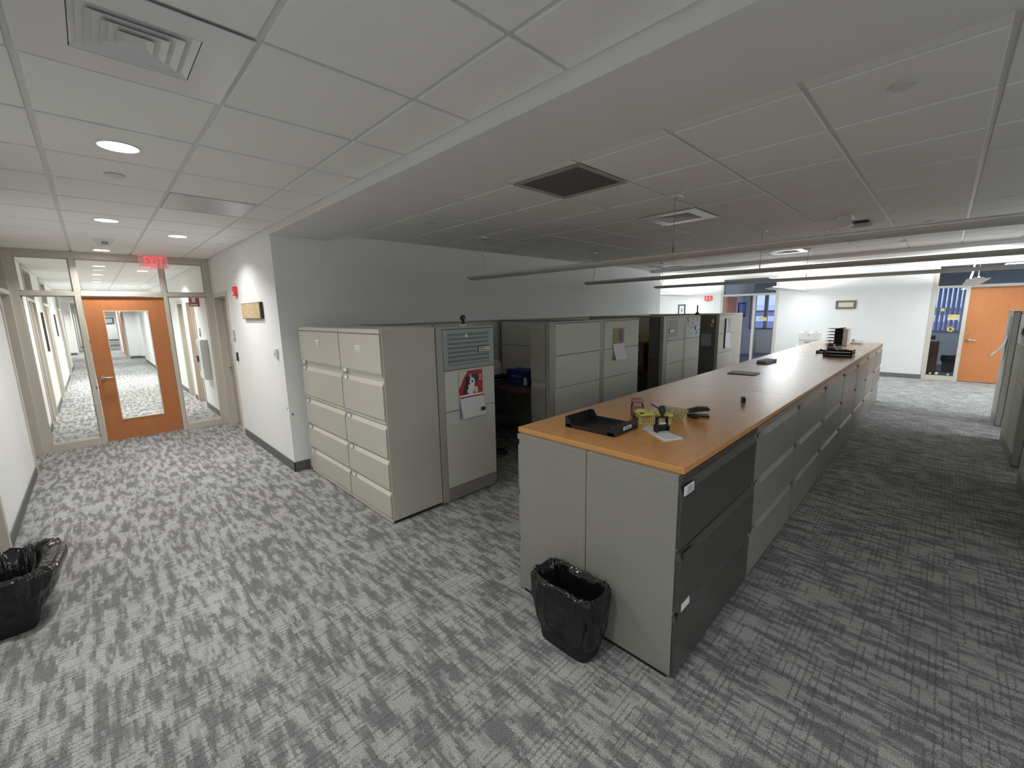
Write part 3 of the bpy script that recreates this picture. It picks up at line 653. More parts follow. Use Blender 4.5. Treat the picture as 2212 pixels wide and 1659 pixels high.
pendant_short(2.75, 'lit white pendant light, middle one, hanging before the far wall', PS)
pendant_short(5.87, 'lit white pendant light at left, half hidden by the shaded wall', PS)
pendant_short(-.345, 'lit white winged pendant light above the far orange door', PS)
pendant_short(-3.5, 'lit pendant light right of the picture near the far wall', PS, dn=.45)
pendant_short(-3.5, 'nearer lit pendant light over the right-hand cubicles outside the picture', 75, 7.4, 10.5, 1.6)  # unseen luminaire added to light the cubicle panel faces
pendant_short(-5.4, 'farther lit pendant light over the right-hand cubicles outside the picture', 75, 7.4, 10.5, 1.8)  # unseen second row, added to spread that side light and cut worktop speckle
pendant_short(-4.6, 'lit pendant light behind the camera on the left', 42, -.4, 1.4, 1.8)  # unseen, added as soft fill for the dark zone
pendant_short(9.0, 'lit pendant light hidden behind the shaded wall', PS)

# ------------------------------------------------------------------ cabinets
def drawer(parent, w, z0, z1, m, lip, kind='pull_top', labels='', proud=0, name='drawer', x0=.008, seam=True):
    """drawer front in cabinet local space (front plane y=0 facing -y)"""
    mb = MB(); a, b = x0, w-x0; f = -.018-proud
    if kind == 'pull_top':
        zt = z1-.012; zl = z1-.048
        mb.box(a, b, f, .0, z0+.004, zl, m, .0025)
        # slanted recessed lip
        mb.prism([(f+.001, zl), (f+.016, zt-.004), (f+.018, zt), (.0, zt), (.0, zl)], 'X', a, b, lip)
        hz = (zl+zt)/2
    elif kind == 'pull_bottom':
        zb = z0+.045
        mb.box(a, b, f, .0, zb, z1-.004, m, .0025)
        mb.prism([(f+.001, zb), (f+.016, z0+.010), (f+.016, z0+.004), (.0, z0+.004), (.0, zb)], 'X', a, b, m)
        hz = z0+.030
    else:
        mb.box(a, b, f, 0, z0+.004, z1-.004, m, .0025); hz = None
    d = mb.build(name, parent, world=False)
    if hz and labels:
        mb = MB(); lx = a+.012
        mb.box(lx, lx+.115, f-.003, f+.002, hz-.020, hz+.020, 'steel' if labels == 'chrome' else m, .002)
        mb.build('label_holder', d, world=False)
        if labels == 'chrome':
            mb = MB(); mb.box(lx+.045, lx+.108, f-.0045, f-.003, hz-.014, hz+.014, 'paper'); mb.build('label_card', d, world=False)
    return d
def cabinet_body(t, w, d, h, m, front_frame=True, capz=None):
    mb = MB()
    mb.box(0, w, .001, d, .025, h, m, .004)
    mb.build('body', t, world=False)
    mb = MB(); mb.box(.01, w-.01, .02, d-.02, 0, .025, 'gap'); mb.build('plinth', t, world=False)

# beige five-tier files by the shaded wall: front face x = 1.655 facing -x
FH = 1.690
def file_cabinet(w, loc, label, labz, cards):
    t = thing('lateral_file_cabinet', label, 'file cabinet', loc, -PI/2, 'tall beige lateral file cabinets')
    cabinet_body(t, w, .515, FH, 'files')
    mb = MB(); mb.box(.004, w-.004, -.016, .002, 1.655, FH-.002, 'files', .002); mb.cyl((w*.5-.01, -.018, 1.672), .006, .003, 'chrome', 12, 'Y'); mb.build('top_rail', t, world=False)
    mb = MB(); mb.box(.004, w-.004, -.014, .002, .012, .045, 'files', .002); mb.build('bottom_rail', t, world=False)
    fl = drawer(t, w, 1.278, 1.650, 'files', 'filelip', 'pull_bottom', 'chrome', name='flipper_door')
    drawer(t, w, .925, 1.268, 'files', 'filelip', labels='chrome')
    for z0, z1 in ((.595, .895), (.312, .590), (.050, .306)): drawer(t, w, z0, z1, 'files', 'filelip', labels='chrome')
    mb = MB(); mb.box(.004, w-.004, -.012, .002, .897, .923, 'files', .001); mb.build('middle_rail', t, world=False)
    # printed card
    lx, lz = cards
    mb = MB()
    if labz == 'shield':
        mb.prism([(lx-.045, lz+.028), (lx, lz+.038), (lx+.045, lz+.028), (lx+.032, lz-.022), (lx, lz-.036), (lx-.030, lz-.022)], 'Y', -.0205, -.0185, 'paper')
    else: mb.box(lx-.048, lx+.048, -.0205, -.0185, lz-.022, lz+.026, 'paper')
    for k in range(2): mb.box(lx-.036, lx+.036, -.0212, -.0205, lz+.004-.020*k, lz+.010-.020*k, 'inkgrey')
    mb.build('card_label', fl, world=False)
    return t
file_cabinet(1.07, (1.655, 5.065, 0), 'left beige five-tier file cabinet beside the shaded wall, shield-shaped label', 'shield', (.535, 1.532))
file_cabinet(.805, (1.655, 3.990, 0), 'right beige five-tier file cabinet with rectangular label, next to the cubicle panel', 'rect', (.39, 1.518))
tags = thing('lateral_file_cabinet', 'beige file cabinet at the far end of the cubicle row', 'file cabinet', (10.44, 3.19, 0), PI/2, 'tall beige lateral file cabinets')
cabinet_body(tags, .9, .535, 1.685, 'files')
for z0, z1 in ((1.278, 1.650), (.925, 1.268), (.595, .895), (.312, .590), (.050, .306)): drawer(tags, .9, z0, z1, 'files', 'filelip')

# cubicle panels ---------------------------------------------------------------------
PH = 1.685
def cpanel(x0, x1, y, label, glass=False, rz=0, postL=.0, postR=.0, stripes_=None, group='grey fabric cubicle panels', top=PH, fab='fabric'):
    """panel with its front face at local y=0 facing -y (world when rz=0)"""
    w = x1-x0 if rz == 0 else x1
    t = thing('cubicle_panel', label, 'cubicle panel', (x0, y, 0), rz, group)
    T = .062
    mb = MB()
    mb.box(.003, w-.003, .009, T-.009, .02, top-.01, 'gap')
    if not postL: mb.box(0, .003, 0, T, .02, top-.022, 'panelmetal')
    if not postR: mb.box(w-.003, w, 0, T, .02, top-.022, 'panelmetal')
    mb.box(0, w, 0, T, top-.022, top, 'panelmetal', .003)
    if postL: mb.box(0, postL, 0, T, .005, top-.022, 'panelmetal', .003)
    if postR: mb.box(w-postR, w, 0, T, .005, top-.022, 'panelmetal', .003)
    mb.build('panel_frame', t, world=False)
    mb = MB(); mb.box(postL+.002, w-postR-.002, -.001, T+.001, .008, .132, 'panelbase', .003); mb.build('base_cover', t, world=False)
    a, b = postL+.004, w-postR-.004
    rows = [(.138, .888), (.894, 1.278)] + ([] if glass else [(1.284, 1.658)])
    if glass is False and w > .5: pass
    for z0, z1 in rows:
        for fy0, fy1 in ((-.003, .010), (T-.010, T+.003)):
            mb = MB(); mb.box(a, b, fy0, fy1, z0, z1, fab, .003); mb.build('fabric_tile', t, world=False)
    if glass:
        mb = MB(); mb.box(a, b, -.002, T+.002, 1.284, 1.658, 'frost', .002); g = mb.build('frosted_glass', t, world=False)
        if stripes_:
            mb = MB(); mb.box(a+stripes_[0], a+stripes_[1], -.004, -.002, stripes_[2], stripes_[3], 'frostline'); mb.build('striped_film', g, world=False)  # dark horizontal stripes laid over the front of the glass
    return t
YP = 3.18
cpanel(2.180, 2.868, YP, 'first cubicle panel with striped glass top and puppy calendar, next to the beige files', True, postL=.068, stripes_=(.05, .55, 1.325, 1.64))
cpanel(3.748, 4.868, YP, 'plain three-tile cubicle panel right of the first cubicle opening', False, postL=.095, postR=.09)
cpanel(4.869, 5.792, YP, 'cubicle panel with a small flower calendar pinned on it', False)
cpanel(6.600, 7.400, YP, 'cubicle panel with narrow striped glass top left of the stickered one', True, postL=.13, postR=.055, stripes_=(.05, .39, 1.34, 1.64))
cpanel(7.401, 8.060, YP, 'cubicle panel with stickers and drawings on its pale glass top', True, postL=.03)
cpanel(9.010, 9.895, YP, 'last cubicle panel of the row with a black and white calendar', False)
# back and divider panels
def bpanel(x0, x1, lab): return cpanel(x0, x1, 5.115, lab, False, postR=.03, group='cubicle panels against the shaded wall')
bpanel(2.20, 3.47, 'panel against the shaded wall behind the first cubicle, left half')
bpanel(3.475, 4.75, 'panel against the shaded wall behind the first cubicle, right half')
bpanel(4.83, 7.30, 'panel against the shaded wall behind the second cubicle')
bpanel(7.40, 9.9, 'panel against the shaded wall behind the third cubicle')
def dpanel(x, lab): return cpanel(x, 1.85, 3.255, lab, False, rz=PI/2, group='divider panels between cubicles')
dpanel(2.250, 'divider panel behind the beige file cabinets')
dpanel(4.850, 'divider panel between the first and second cubicles')
dpanel(7.400, 'divider panel between the second and third cubicles')
dpanel(9.900, 'divider panel at the far end of the cubicle row')

# tall storage tower in the first cubicle (front faces -x at x = 3.746)
def tower(loc, label, w=.325, dark=False):
    t = thing('storage_tower', label, 'storage cabinet', loc, -PI/2, 'tall narrow storage towers inside the cubicles')
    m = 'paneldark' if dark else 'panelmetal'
    mb = MB(); mb.box(0, w, .001, .60, .03, 1.675, m, .004); mb.build('body', t, world=False)
    mb = MB(); mb.box(.006, w-.006, -.018, 0, 1.000, 1.665, m, .003); d = mb.build('door', t, world=False)
    drawer(t, w, .52, .965, m, m); drawer(t, w, .05, .51, m, m)
    mb = MB(); mb.box(.006, w-.006, -.010, 0, .968, .996, m, .002); mb.cyl((w*.5, -.014, .982), .007, .004, 'chrome', 12, 'Y'); mb.build('lock_rail', t, world=False)
    return t
tower((3.768, 3.4935, 0), 'tall narrow grey storage tower at the first cubicle opening', .2455)
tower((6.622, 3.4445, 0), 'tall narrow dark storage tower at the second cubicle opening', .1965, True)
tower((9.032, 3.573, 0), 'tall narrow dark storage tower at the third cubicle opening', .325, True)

# ------------------------------------------------------------------ long counter of lateral files
CX = [1.794, 2.890, 3.985, 5.090, 6.190, 7.290, 8.370, 9.440, 10.490]
CY0, CYM, CY1, CH = .765, 1.272, 1.775, 1.066
ordn = ['first and nearest', 'second', 'third', 'fourth', 'fifth', 'sixth', 'seventh', 'eighth and farthest']
proto = None
def counter_cab(w, loc, rz, label, m='cabfront', lip='cablip', group='grey lateral files under the worktop, aisle side', first=False):
    t = thing('lateral_file_cabinet', label, 'file cabinet', loc, rz, group)
    cabinet_body(t, w, CYM-CY0-.004, CH, 'cab')
    mb = MB(); mb.box(.003, w-.003, -.017, .002, 1.030, CH-.002, m, .002); mb.cyl((w*.5, -.019, 1.047), .007, .004, 'chrome', 12, 'Y'); mb.build('top_rail', t, world=False)
    for k, (z0, z1) in enumerate(((.700, 1.026), (.374, .696), (.030, .370))):
        drawer(t, w, z0, z1, m, lip, labels='same', proud=.012 if (first and k == 1) else 0)
    if first:
        mb = MB(); mb.box(.015, .118, -.0245, -.0215, .970, 1.014, 'paper'); 
        for q in range(3): mb.box(.045, .095, -.0252, -.0245, 1.002-.011*q, 1.005-.011*q, 'ink')
        mb.build('paper_label', t, world=False)
        mb = MB(); mb.box(.025, .115, -.0335, -.0315, .385, .424, 'paper'); mb.build('paper_label', t, world=False)
        # embossed seam lines on the end panel, caught light put into their colour
        mb = MB(); mb.box(-.0012, .0, .012, .490, 1.022, 1.025, 'cablip'); mb.box(-.0012, 0, .490, .493, .06, 1.025, 'cablip'); mb.build('end_seam', t, world=False)
    return t
counter_cab(CX[1]-CX[0]-.004, (CX[0], CY0, 0), 0, 'nearest lateral file under the worktop, charcoal drawers with two white labels', 'cabdark', 'cabdarklip', first=True)
for i in range(1, 8):
    w = CX[i+1]-CX[i]-.004
    counter_cab(w, (CX[i], CY0, 0), 0, ordn[i] + ' lateral file along the aisle under the worktop, counted from the near end')
for i in range(8):
    w = CX[i+1]-CX[i]-.004
    t = counter_cab(w, (CX[i]+w, CY1, 0), PI, (ordn[i] + ' back-row file under the worktop facing the cubicles'), group='grey lateral files under the worktop, cubicle side')
    if i == 0:
        mb = MB(); mb.box(w, w+.0012, .012, .470, 1.022, 1.025, 'cablip'); mb.box(w, w+.0012, .470, .473, .06, 1.025, 'cablip'); mb.build('end_seam', t, world=False)
for a, b, lab in ((1.822, 3.962, 'nearest section of the orange wood worktop holding the tray and baskets'), (3.964, 7.24, 'middle section of the long worktop holding the notepad and book'), (7.242, 10.49, 'far section of the long worktop holding the letter trays')):
    mb = MB(); mb.box(a, b, .752, 1.808, CH+.001, 1.096, 'topedge', .002)
    mb.box(a+.001, b-.001, .753, 1.807, 1.0955, 1.098, 'top'); single(mb, 'worktop', lab, 'worktop', 'orange laminate worktop sections')

# ------------------------------------------------------------------ right-hand cubicles
def rpanel(x0, x1, y, lab, glass, **k):
    # face toward +y: rotate 180
    t = thing('cubicle_panel', lab, 'cubicle panel', (x1, y, 0), PI, 'cubicle panels right of the aisle')
    w = x1-x0; T = .062
    mb = MB(); mb.box(0, w, .008, T-.008, .02, PH-.01, 'panelmetal'); mb.box(0, w, 0, T, PH-.022, PH, 'panelmetal', .003); mb.build('panel_frame', t, world=False)
    mb = MB(); mb.box(.002, w-.002, -.001, T+.001, .008, .132, 'panelbase', .003); mb.build('base_cover', t, world=False)
    rows = [(.138, .888), (.894, 1.278)] + ([] if glass else [(1.284, 1.658)])
    for z0, z1 in rows:
        for fy0, fy1 in ((-.003, .010), (T-.010, T+.003)):
            mb = MB(); mb.box(.006, w-.006, fy0, fy1, z0, z1, 'fabric', .003); mb.build('fabric_tile', t, world=False)
    if glass: mb = MB(); mb.box(.006, w-.006, -.002, T+.002, 1.284, 1.658, 'frost', .002); mb.build('frosted_glass', t, world=False)
    return t
YR = -.690
rpanel(9.33, 10.06, YR, 'farthest right-hand cubicle panel with a curling calendar', False)
rpanel(7.73, 8.42, YR, 'right-hand cubicle panel, far half, with pale glass top and name card', True)
rpanel(7.10, 7.725, YR, 'right-hand cubicle panel, near half, plain grey', True)
rpanel(5.55, 6.42, YR, 'nearest right-hand cubicle panel at the picture edge', True)
rpanel(4.65, 5.545, YR, 'right-hand cubicle panel just outside the picture', False)
def rdiv(x, lab, y1=-.755, L=1.9):
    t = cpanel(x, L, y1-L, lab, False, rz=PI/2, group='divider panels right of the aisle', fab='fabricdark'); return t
rdiv(9.392, 'dark divider panel behind the far right-hand cubicle panel'); rdiv(7.162, 'dark divider panel behind the near right-hand cubicle panel')
rdiv(4.72, 'divider panel outside the picture on the right')
# ------------------------------------------------------------------ things on the worktop
WT = 1.0985
t = thing('letter_tray', 'black plastic letter tray with a small white label at the near end of the worktop', 'letter tray', (2.15, 1.415, WT))
mb = MB()
mb.box(2.022, 2.285, 1.240, 1.592, WT, WT+.004, 'black', .001)
mb.box(2.022, 2.285, 1.588, 1.592, WT, WT+.067, 'black', .001); mb.box(2.022, 2.285, 1.240, 1.244, WT, WT+.067, 'black', .001)
mb.box(2.022, 2.026, 1.244, 1.588, WT, WT+.022, 'black', .001); mb.box(2.281, 2.285, 1.29, 1.54, WT, WT+.030, 'black', .001)
mb.prism([(1.244, WT), (1.292, WT), (1.292, WT+.030), (1.270, WT+.067), (1.244, WT+.067)], 'X', 2.281, 2.285, 'black')
mb.prism([(1.588, WT), (1.538, WT), (1.538, WT+.030), (1.560, WT+.067), (1.588, WT+.067)], 'X', 2.281, 2.285, 'black')
mb.prism([(1.588, WT), (1.545, WT), (1.545, WT+.022), (1.575, WT+.067), (1.588, WT+.067)], 'X', 2.022, 2.026, 'black')
mb.prism([(1.244, WT), (1.287, WT), (1.287, WT+.022), (1.257, WT+.067), (1.244, WT+.067)], 'X', 2.022, 2.026, 'black')
mb.build('tray_body', t)
mb = MB(); mb.box(2.115, 2.205, 1.2385, 1.2400, WT+.020, WT+.040, 'paper'); mb.box(2.13, 2.19, 1.2380, 1.2385, WT+.027, WT+.032, 'ink'); mb.build('paper_label', t)
def basket_yellow(cx, cy, s, label, rz):
    t = thing('plastic_basket', label, 'basket', (cx, cy, WT), rz, 'small yellow baskets')
    mb = MB(); w, d, h = .038*s, .030*s, .062*s
    mb.box(-w, w, -d, d, 0, .003, 'yellow')
    n = 8
    for i in range(n):
        u = -w+2*w*i/(n-1)
        for sy in (-1, 1): mb.box(u-.0018, u+.0018, sy*d-.0012, sy*d+.0012, .002, h*.62, 'yellow')
    for i in range(6):
        v = -d+2*d*i/5
        for sx in (-1, 1): mb.box(sx*w-.0012, sx*w+.0012, v-.0018, v+.0018, .002, h*.62, 'yellow')
    # flared solid collar with scalloped top
    seg = 40; A = []; B = []; C_ = []
    for i in range(seg):
        a = 2*PI*i/seg; ca, sa = math.cos(a), math.sin(a)
        def sq(rw, rd): 
            return rw*math.copysign(abs(ca)**.5, ca), rd*math.copysign(abs(sa)**.5, sa)
        x, y = sq(w*1.0, d*1.0); x2, y2 = sq(w*1.45, d*1.45)
        sc_ = h + .005*s*math.cos(4*a)
        A.append(mb.bm.verts.new((x, y, h*.60))); B.append(mb.bm.verts.new((x2*.97, y2*.97, sc_))); C_.append(mb.bm.verts.new((x2*1.04, y2*1.04, sc_-.004)))
    for i in range(seg):
        j = (i+1) % seg
        mb._tag([mb.bm.faces.new((A[i], A[j], B[j], B[i])), mb.bm.faces.new((B[i], B[j], C_[j], C_[i])), mb.bm.faces.new((C_[i], C_[j], A[j], A[i]))], 'yellow', True)
    mb.build('basket_body', t, world=False)
    mb = MB(); mb.box(-w*.8, w*.8, -d*.8, d*.8, .004, h*.5, 'clips'); mb.build('contents', t, world=False)
    return t
basket_yellow(2.425, 1.275, 1.15, 'small yellow plastic basket with slotted sides, next to the black letter tray', .9)
basket_yellow(2.50, 1.180, 1.0, 'second small yellow basket, half hidden behind the black stamp', .9)
t = thing('clip_jar', 'round glass jar of clips with pinkish lid behind the yellow basket', 'jar', (2.555, 1.395, WT))
mb = MB(); mb.lathe((2.555, 1.395, WT), [(.040, 0), (.044, .005), (.044, .075), (.038, .088), (.038, .096)], 'jarglass', 24); mb.build('glass_body', t)
mb = MB(); mb.lathe((2.555, 1.395, WT), [(.037, .004), (.041, .01), (.041, .055), (.02, .066)], 'clips', 20); mb.build('contents', t)
mb = MB(); mb.lathe((2.555, 1.395, WT), [(.042, .0965), (.043, .099), (.043, .117), (.039, .120)], 'pink', 24); mb.build('lid', t)
# wicker tray of paper scraps
t = thing('wicker_basket', 'shallow oval wicker basket holding paper slips', 'basket', (2.66, 1.20, WT))
mb = MB(); seg = 40; cx, cy = 2.66, 1.20
rings = []
for (k, z) in ((.62, 0), (.80, .022), (1.0, .052), (1.03, .058), (.96, .058), (.76, .022), (.6, .006)):
    rings.append([mb.bm.verts.new((cx+.062*k*math.cos(2*PI*i/seg)+.0*k, cy+.105*k*math.sin(2*PI*i/seg), WT+z+(.0015 if i % 2 else -.0)*(z > 0))) for i in range(seg)])
for a, b in zip(rings, rings[1:]): mb._tag([mb.bm.faces.new((a[i], a[(i+1) % seg], b[(i+1) % seg], b[i])) for i in range(seg)], 'wicker')
mb._tag([mb.bm.faces.new(rings[0][::-1]), mb.bm.faces.new(rings[-1])], 'wicker'); mb.build('basket_body', t)
for v in (): pass
t2 = t
mb = MB()
for i in range(7):
    a = random.uniform(0, PI); x, y = 2.66+random.uniform(-.02, .02), 1.19+random.uniform(-.045, .05)
    mb.box(x-.022, x+.022, y-.035, y+.035, WT+.020+.004*i, WT+.0212+.004*i, 'paper' if i % 3 else 'inkgrey', rot=a)
mb.build('paper_slips', t2)
mb = MB(); mb.tube([(2.60, 1.315, WT+.085), (2.585, 1.29, WT+.080), (2.535, 1.20, WT+.062)], .0045, 'blue', 10); mb.tube([(2.605, 1.323, WT+.0865), (2.60, 1.315, WT+.085)], .0036, 'blue', 8); single(mb, 'ballpoint_pen', 'blue ballpoint pen slanting across the wicker basket rim', 'pen')
# stapler
t = thing('stapler', 'black stapler with open jaw behind the wicker basket', 'stapler', (2.80, 1.10, WT), .35)
mb = MB(); mb.box(-.025, .025, -.085, .055, 0, .012, 'black', .004); mb.build('stapler_base', t, world=False)
mb = MB(); mb.box(-.014, .014, -.075, .055, .012, .026, 'steel', .003, rot=Matrix.Rotation(math.radians(-4), 3, 'X'), piv=(0, .05, .018)); mb.build('magazine', t, world=False)
mb = MB(); mb.prism([(-.085, .058), (-.07, .068), (-.01, .066), (.055, .042), (.055, .020), (-.02, .034), (-.082, .046)], 'X', -.017, .017, 'black'); mb.build('stapler_arm', t, world=False)
t = thing('mouse', 'dark oval computer mouse lying by the stapler', 'mouse', (2.745, 1.085, WT))
mb = MB(); mb.sphere((2.742, 1.088, WT+.012), .02, 'black', 1.1, 1.7, .58); mb.build('mouse_shell', t)
# self inking stamp
t = thing('self_inking_stamp', 'black self-inking stamp with upright handle standing on white envelopes', 'stamp', (2.275, 1.085, WT+.009), .66-PI/2+.35)
mb = MB()
for sx in (-1, 1):
    mb.box(sx*.036-.004, sx*.036+.004, -.022, .022, 0, .040, 'black', .002)
    mb.box(sx*.032-.004, sx*.032+.004, -.012, .012, .040, .088, 'black', .002)
mb.box(-.036, .036, -.022, .022, .036, .042, 'black', .001); mb.box(-.036, .036, -.014, .014, .084, .092, 'black', .003)
mb.box(-.036, .036, -.022, -.018, 0, .008, 'steel', .001); mb.box(-.036, .036, .018, .022, 0, .008, 'steel', .001)
mb.build('stamp_frame', t, world=False)
mb = MB(); mb.cyl((-.030, 0, .022), .015, .060, 'blackmatte', 20, 'X'); mb.build('ink_roller', t, world=False)
mb = MB(); mb.box(-.022, .022, -.010, .010, .046, .056, 'white', .001); mb.build('window_card', t, world=False)
mb = MB(); mb.cyl((0, 0, .090), .010, .018, 'black', 16); mb.lathe((0, 0, .105), [(.011, 0), (.017, .008), (.019, .026), (.017, .044), (.010, .050)], 'black', 20); mb.build('handle_knob', t, world=False)
def sheet(name, pts, z, h, m, label, cat, group=None):
    mb = MB(); mb.prism(pts, 'Z', z, z+h, m); return single(mb, name, label, cat, group)
sheet('envelope', [(2.350, 1.229), (2.267, 1.189), (2.132, 1.000), (2.242, .943)], WT, .0035, 'paper', 'lower white envelope under the black stamp', 'envelope', 'white envelopes under the stamp')
sheet('envelope', [(2.360, 1.205), (2.262, 1.200), (2.150, .995), (2.246, .950)], WT+.0037, .0045, 'paper', 'upper white envelope directly under the black stamp, slightly turned', 'envelope', 'white envelopes under the stamp')
t = thing('staple_remover', 'black staple remover lying alone on the worktop', 'staple remover', (3.44, 1.005, WT), .5)
mb = MB(); mb.prism([(-.03, 0), (.026, .003), (.03, .009), (-.012, .018), (-.03, .014)], 'Y', -.011, .011, 'black'); mb.build('lower_jaw', t, world=False)
mb = MB(); mb.prism([(-.03, .016), (-.01, .020), (.022, .034), (.016, .043), (-.02, .040), (-.032, .026)], 'Y', -.012, .012, 'black'); mb.build('upper_jaw', t, world=False)
mb = MB(); mb.box(.020, .034, -.009, .009, .010, .022, 'steel', .002); mb.build('teeth', t, world=False)
t = thing('notepad', 'flat white notepad with dark edge on the middle of the worktop', 'notepad', (4.99, 1.47, WT))
mb = MB(); mb.prism([(4.874, 1.602), (4.880, 1.333), (5.094, 1.338), (5.108, 1.622)], 'Z', WT, WT+.006, 'black'); mb.build('backing', t)
mb = MB(); mb.prism([(4.880, 1.598), (4.886, 1.339), (5.090, 1.343), (5.103, 1.616)], 'Z', WT+.006, WT+.009, 'cream'); mb.build('pages', t)
t = thing('book', 'thick grey-covered binder book lying beyond the notepad', 'book', (6.2, 1.58, WT))
mb = MB(); mb.prism([(6.001, 1.628), (5.980, 1.518), (6.308, 1.480), (6.350, 1.600)], 'Z', WT+.004, WT+.030, 'inkgrey'); mb.build('pages', t)
mb = MB(); mb.prism([(5.996, 1.631), (5.975, 1.515), (6.312, 1.476), (6.354, 1.604)], 'Z', WT+.030, WT+.034, 'greyphoto'); mb.prism([(5.996, 1.631), (5.975, 1.515), (6.312, 1.476), (6.354, 1.604)], 'Z', WT, WT+.004, 'black'); mb.build('cover', t)
def tray(x0, x1, y0, y1, label, levels=2, h=.09, m='black', openside=True):
    t = thing('letter_tray', label, 'letter tray', ((x0+x1)/2, (y0+y1)/2, WT), group='black desk trays at the far end of the counter')
    mb = MB()
    for k in range(levels):
        z = WT + k*h/levels
        mb.box(x0, x1, y0, y1, z+.004, z+.008, m)
        mb.box(x0, x1, y0, y0+.004, z+.004, z+.032, m); mb.box(x0, x1, y1-.004, y1, z+.004, z+.032, m); mb.box(x1-.004, x1, y0, y1, z+.004, z+.032, m); mb.box(x0, x0+.004, y0, y1, z+.004, z+.018, m)
    mb.build('tray_body', t)
    mb = MB()
    for a in (x0+.006, x1-.006):
        for b in (y0+.008, y1-.008): mb.box(a-.006, a+.006, b-.008, b+.008, WT, WT+h, m)
    mb.build('corner_post', t); return t
tray(7.36, 7.66, .835, 1.160, 'double black letter tray at the aisle side far down the counter')
tray(7.78, 8.10, 1.02, 1.315, 'low black letter tray half behind the double tray', 1, .045)
t = thing('desk_clutter', 'silver hole punch and scissors lying on top of the double black tray', 'hole punch', (7.5, 1.0, WT+.09))
mb = MB(); mb.box(7.42, 7.60, .90, 1.0, WT+.091, WT+.115, 'steel', .008); mb.build('punch_base', t)
mb = MB(); mb.prism([(1.02, WT+.092), (1.12, WT+.092), (1.14, WT+.12), (1.06, WT+.128)], 'X', 7.44, 7.5, 'black'); mb.box(7.45, 7.48, .96, 1.05, WT+.118, WT+.14, 'steel', .006); mb.build('punch_lever', t)
t = thing('pencil_cup', 'reddish-brown pencil cup beside the tall black sorter', 'pencil cup', (8.35, 1.22, WT))
mb = MB(); mb.lathe((8.35, 1.22, WT), [(.045, 0), (.050, .11), (.045, .11), (.040, .01)], 'brown', 20); mb.build('cup', t)
for i, (dx, dy) in enumerate(((.02, .01), (-.02, .02), (.0, -.02))):
    mb = MB(); mb.tube([(8.35+dx*.3, 1.22+dy*.3, WT+.012), (8.35+dx*1.3, 1.22+dy*1.6, WT+.17)], .0045, ['blue', 'ink', 'red'][i], 6); single(mb, 'pencil', ['blue', 'black', 'red'][i] + ' pencil standing in the reddish-brown cup', 'pencil', 'pencils in the cup')
t = thing('letter_sorter', 'tall black letter sorter with projecting shelves and white side', 'letter sorter', (9.65, 1.3, WT))
mb = MB(); mb.box(9.50, 9.82, 1.236, 1.244, WT, WT+.295, 'black'); mb.box(9.81, 9.82, 1.244, 1.40, WT, WT+.295, 'black'); mb.build('back_frame', t)
for k in range(6):
    z = WT+.010+k*.055
    mb = MB(); mb.prism([(1.244, z), (1.49-.004*k, z-.004+.012), (1.49-.004*k, z+.012), (1.36, z+.014), (1.244, z+.030)], 'X', 9.50, 9.81, 'black'); mb.build('shelf', t)
mb = MB(); mb.box(9.50, 9.82, 1.165, 1.235, WT, WT+.293, 'white', .004); mb.build('side_panel', t)
t = thing('desk_telephone', 'flat white desk phone at the far end of the counter behind the sorter', 'telephone', (10.1, 1.1, WT))
mb = MB(); mb.prism([(9.98, WT), (10.22, WT), (10.22, WT+.055), (9.98, WT+.022)], 'Y', 1.0, 1.18, 'white'); mb.build('phone_base', t)
mb = MB(); mb.box(10.0, 10.2, 1.125, 1.165, WT+.05, WT+.085, 'white', .01); mb.build('handset', t)
# printer on a stand by the far wall
t = thing('printer', 'white laser printer against the far wall behind the counter', 'printer', (13.5, 2.45, .78))
mb = MB(); mb.box(13.3, 13.75, 2.235, 2.665, .78, 1.118, 'white', .012); mb.build('printer_body', t)
mb = MB(); mb.box(13.292, 13.300, 2.25, 2.65, .925, .932, 'inkgrey'); mb.box(13.290, 13.299, 2.38, 2.52, .86, .874, 'ink'); mb.build('paper_drawer', t)
mb = MB(); mb.box(13.36, 13.46, 2.27, 2.36, 1.118, 1.135, 'inkgrey', .004); mb.box(13.34, 13.5, 2.46, 2.58, 1.118, 1.124, 'ink'); mb.box(13.288, 13.299, 2.43, 2.46, 1.05, 1.07, 'inkgrey'); mb.build('control_panel', t)
t = thing('printer_stand', 'pale cabinet under the white printer by the far wall', 'cabinet', (13.5, 2.5, 0))
mb = MB(); mb.box(13.28, 13.8, 2.2, 2.75, .02, .779, 'ventwhite', .004); mb.build('cabinet_body', t)
mb = MB(); mb.box(13.262, 13.279, 2.22, 2.73, .05, .75, 'ventwhite', .003); mb.build('cabinet_door', t)

# ------------------------------------------------------------------ things on the panels
t = thing('wall_calendar', 'wall calendar with a black and white puppy on red, pinned on the first cubicle panel', 'calendar', (2.55, YP, 1.03))
def cal_pages(t, x0, x1, zt, zm, zb, m_pic, m_page, y=YP-.006, curl=.03, dx=.0, dot=.003):
    mb = MB(); mb.box(x0, x1, y-.003, y, zm, zt, m_pic); pic = mb.build('picture_page', t)
    n = 8; mb = MB(); A = []; B = []
    for i in range(n+1):
        s_ = i/n; z = zm-(zm-zb)*s_; yy = y-.006-curl*s_**1.6; d_ = dx*s_
        A.append((x0+d_, yy, z)); B.append((x1+d_, yy, z))
    for i in range(n):
        mb.poly([A[i], B[i], B[i+1], A[i+1]], m_page); 
        mb.poly([(p[0], p[1]+dot, p[2]) for p in (A[i+1], B[i+1], B[i], A[i])], m_page)
    mb.build('month_page', t); return pic
cal_pages(t, 2.408, 2.702, 1.258, 1.028, .803, 'redpaper', 'paper', dx=.022, curl=.022)
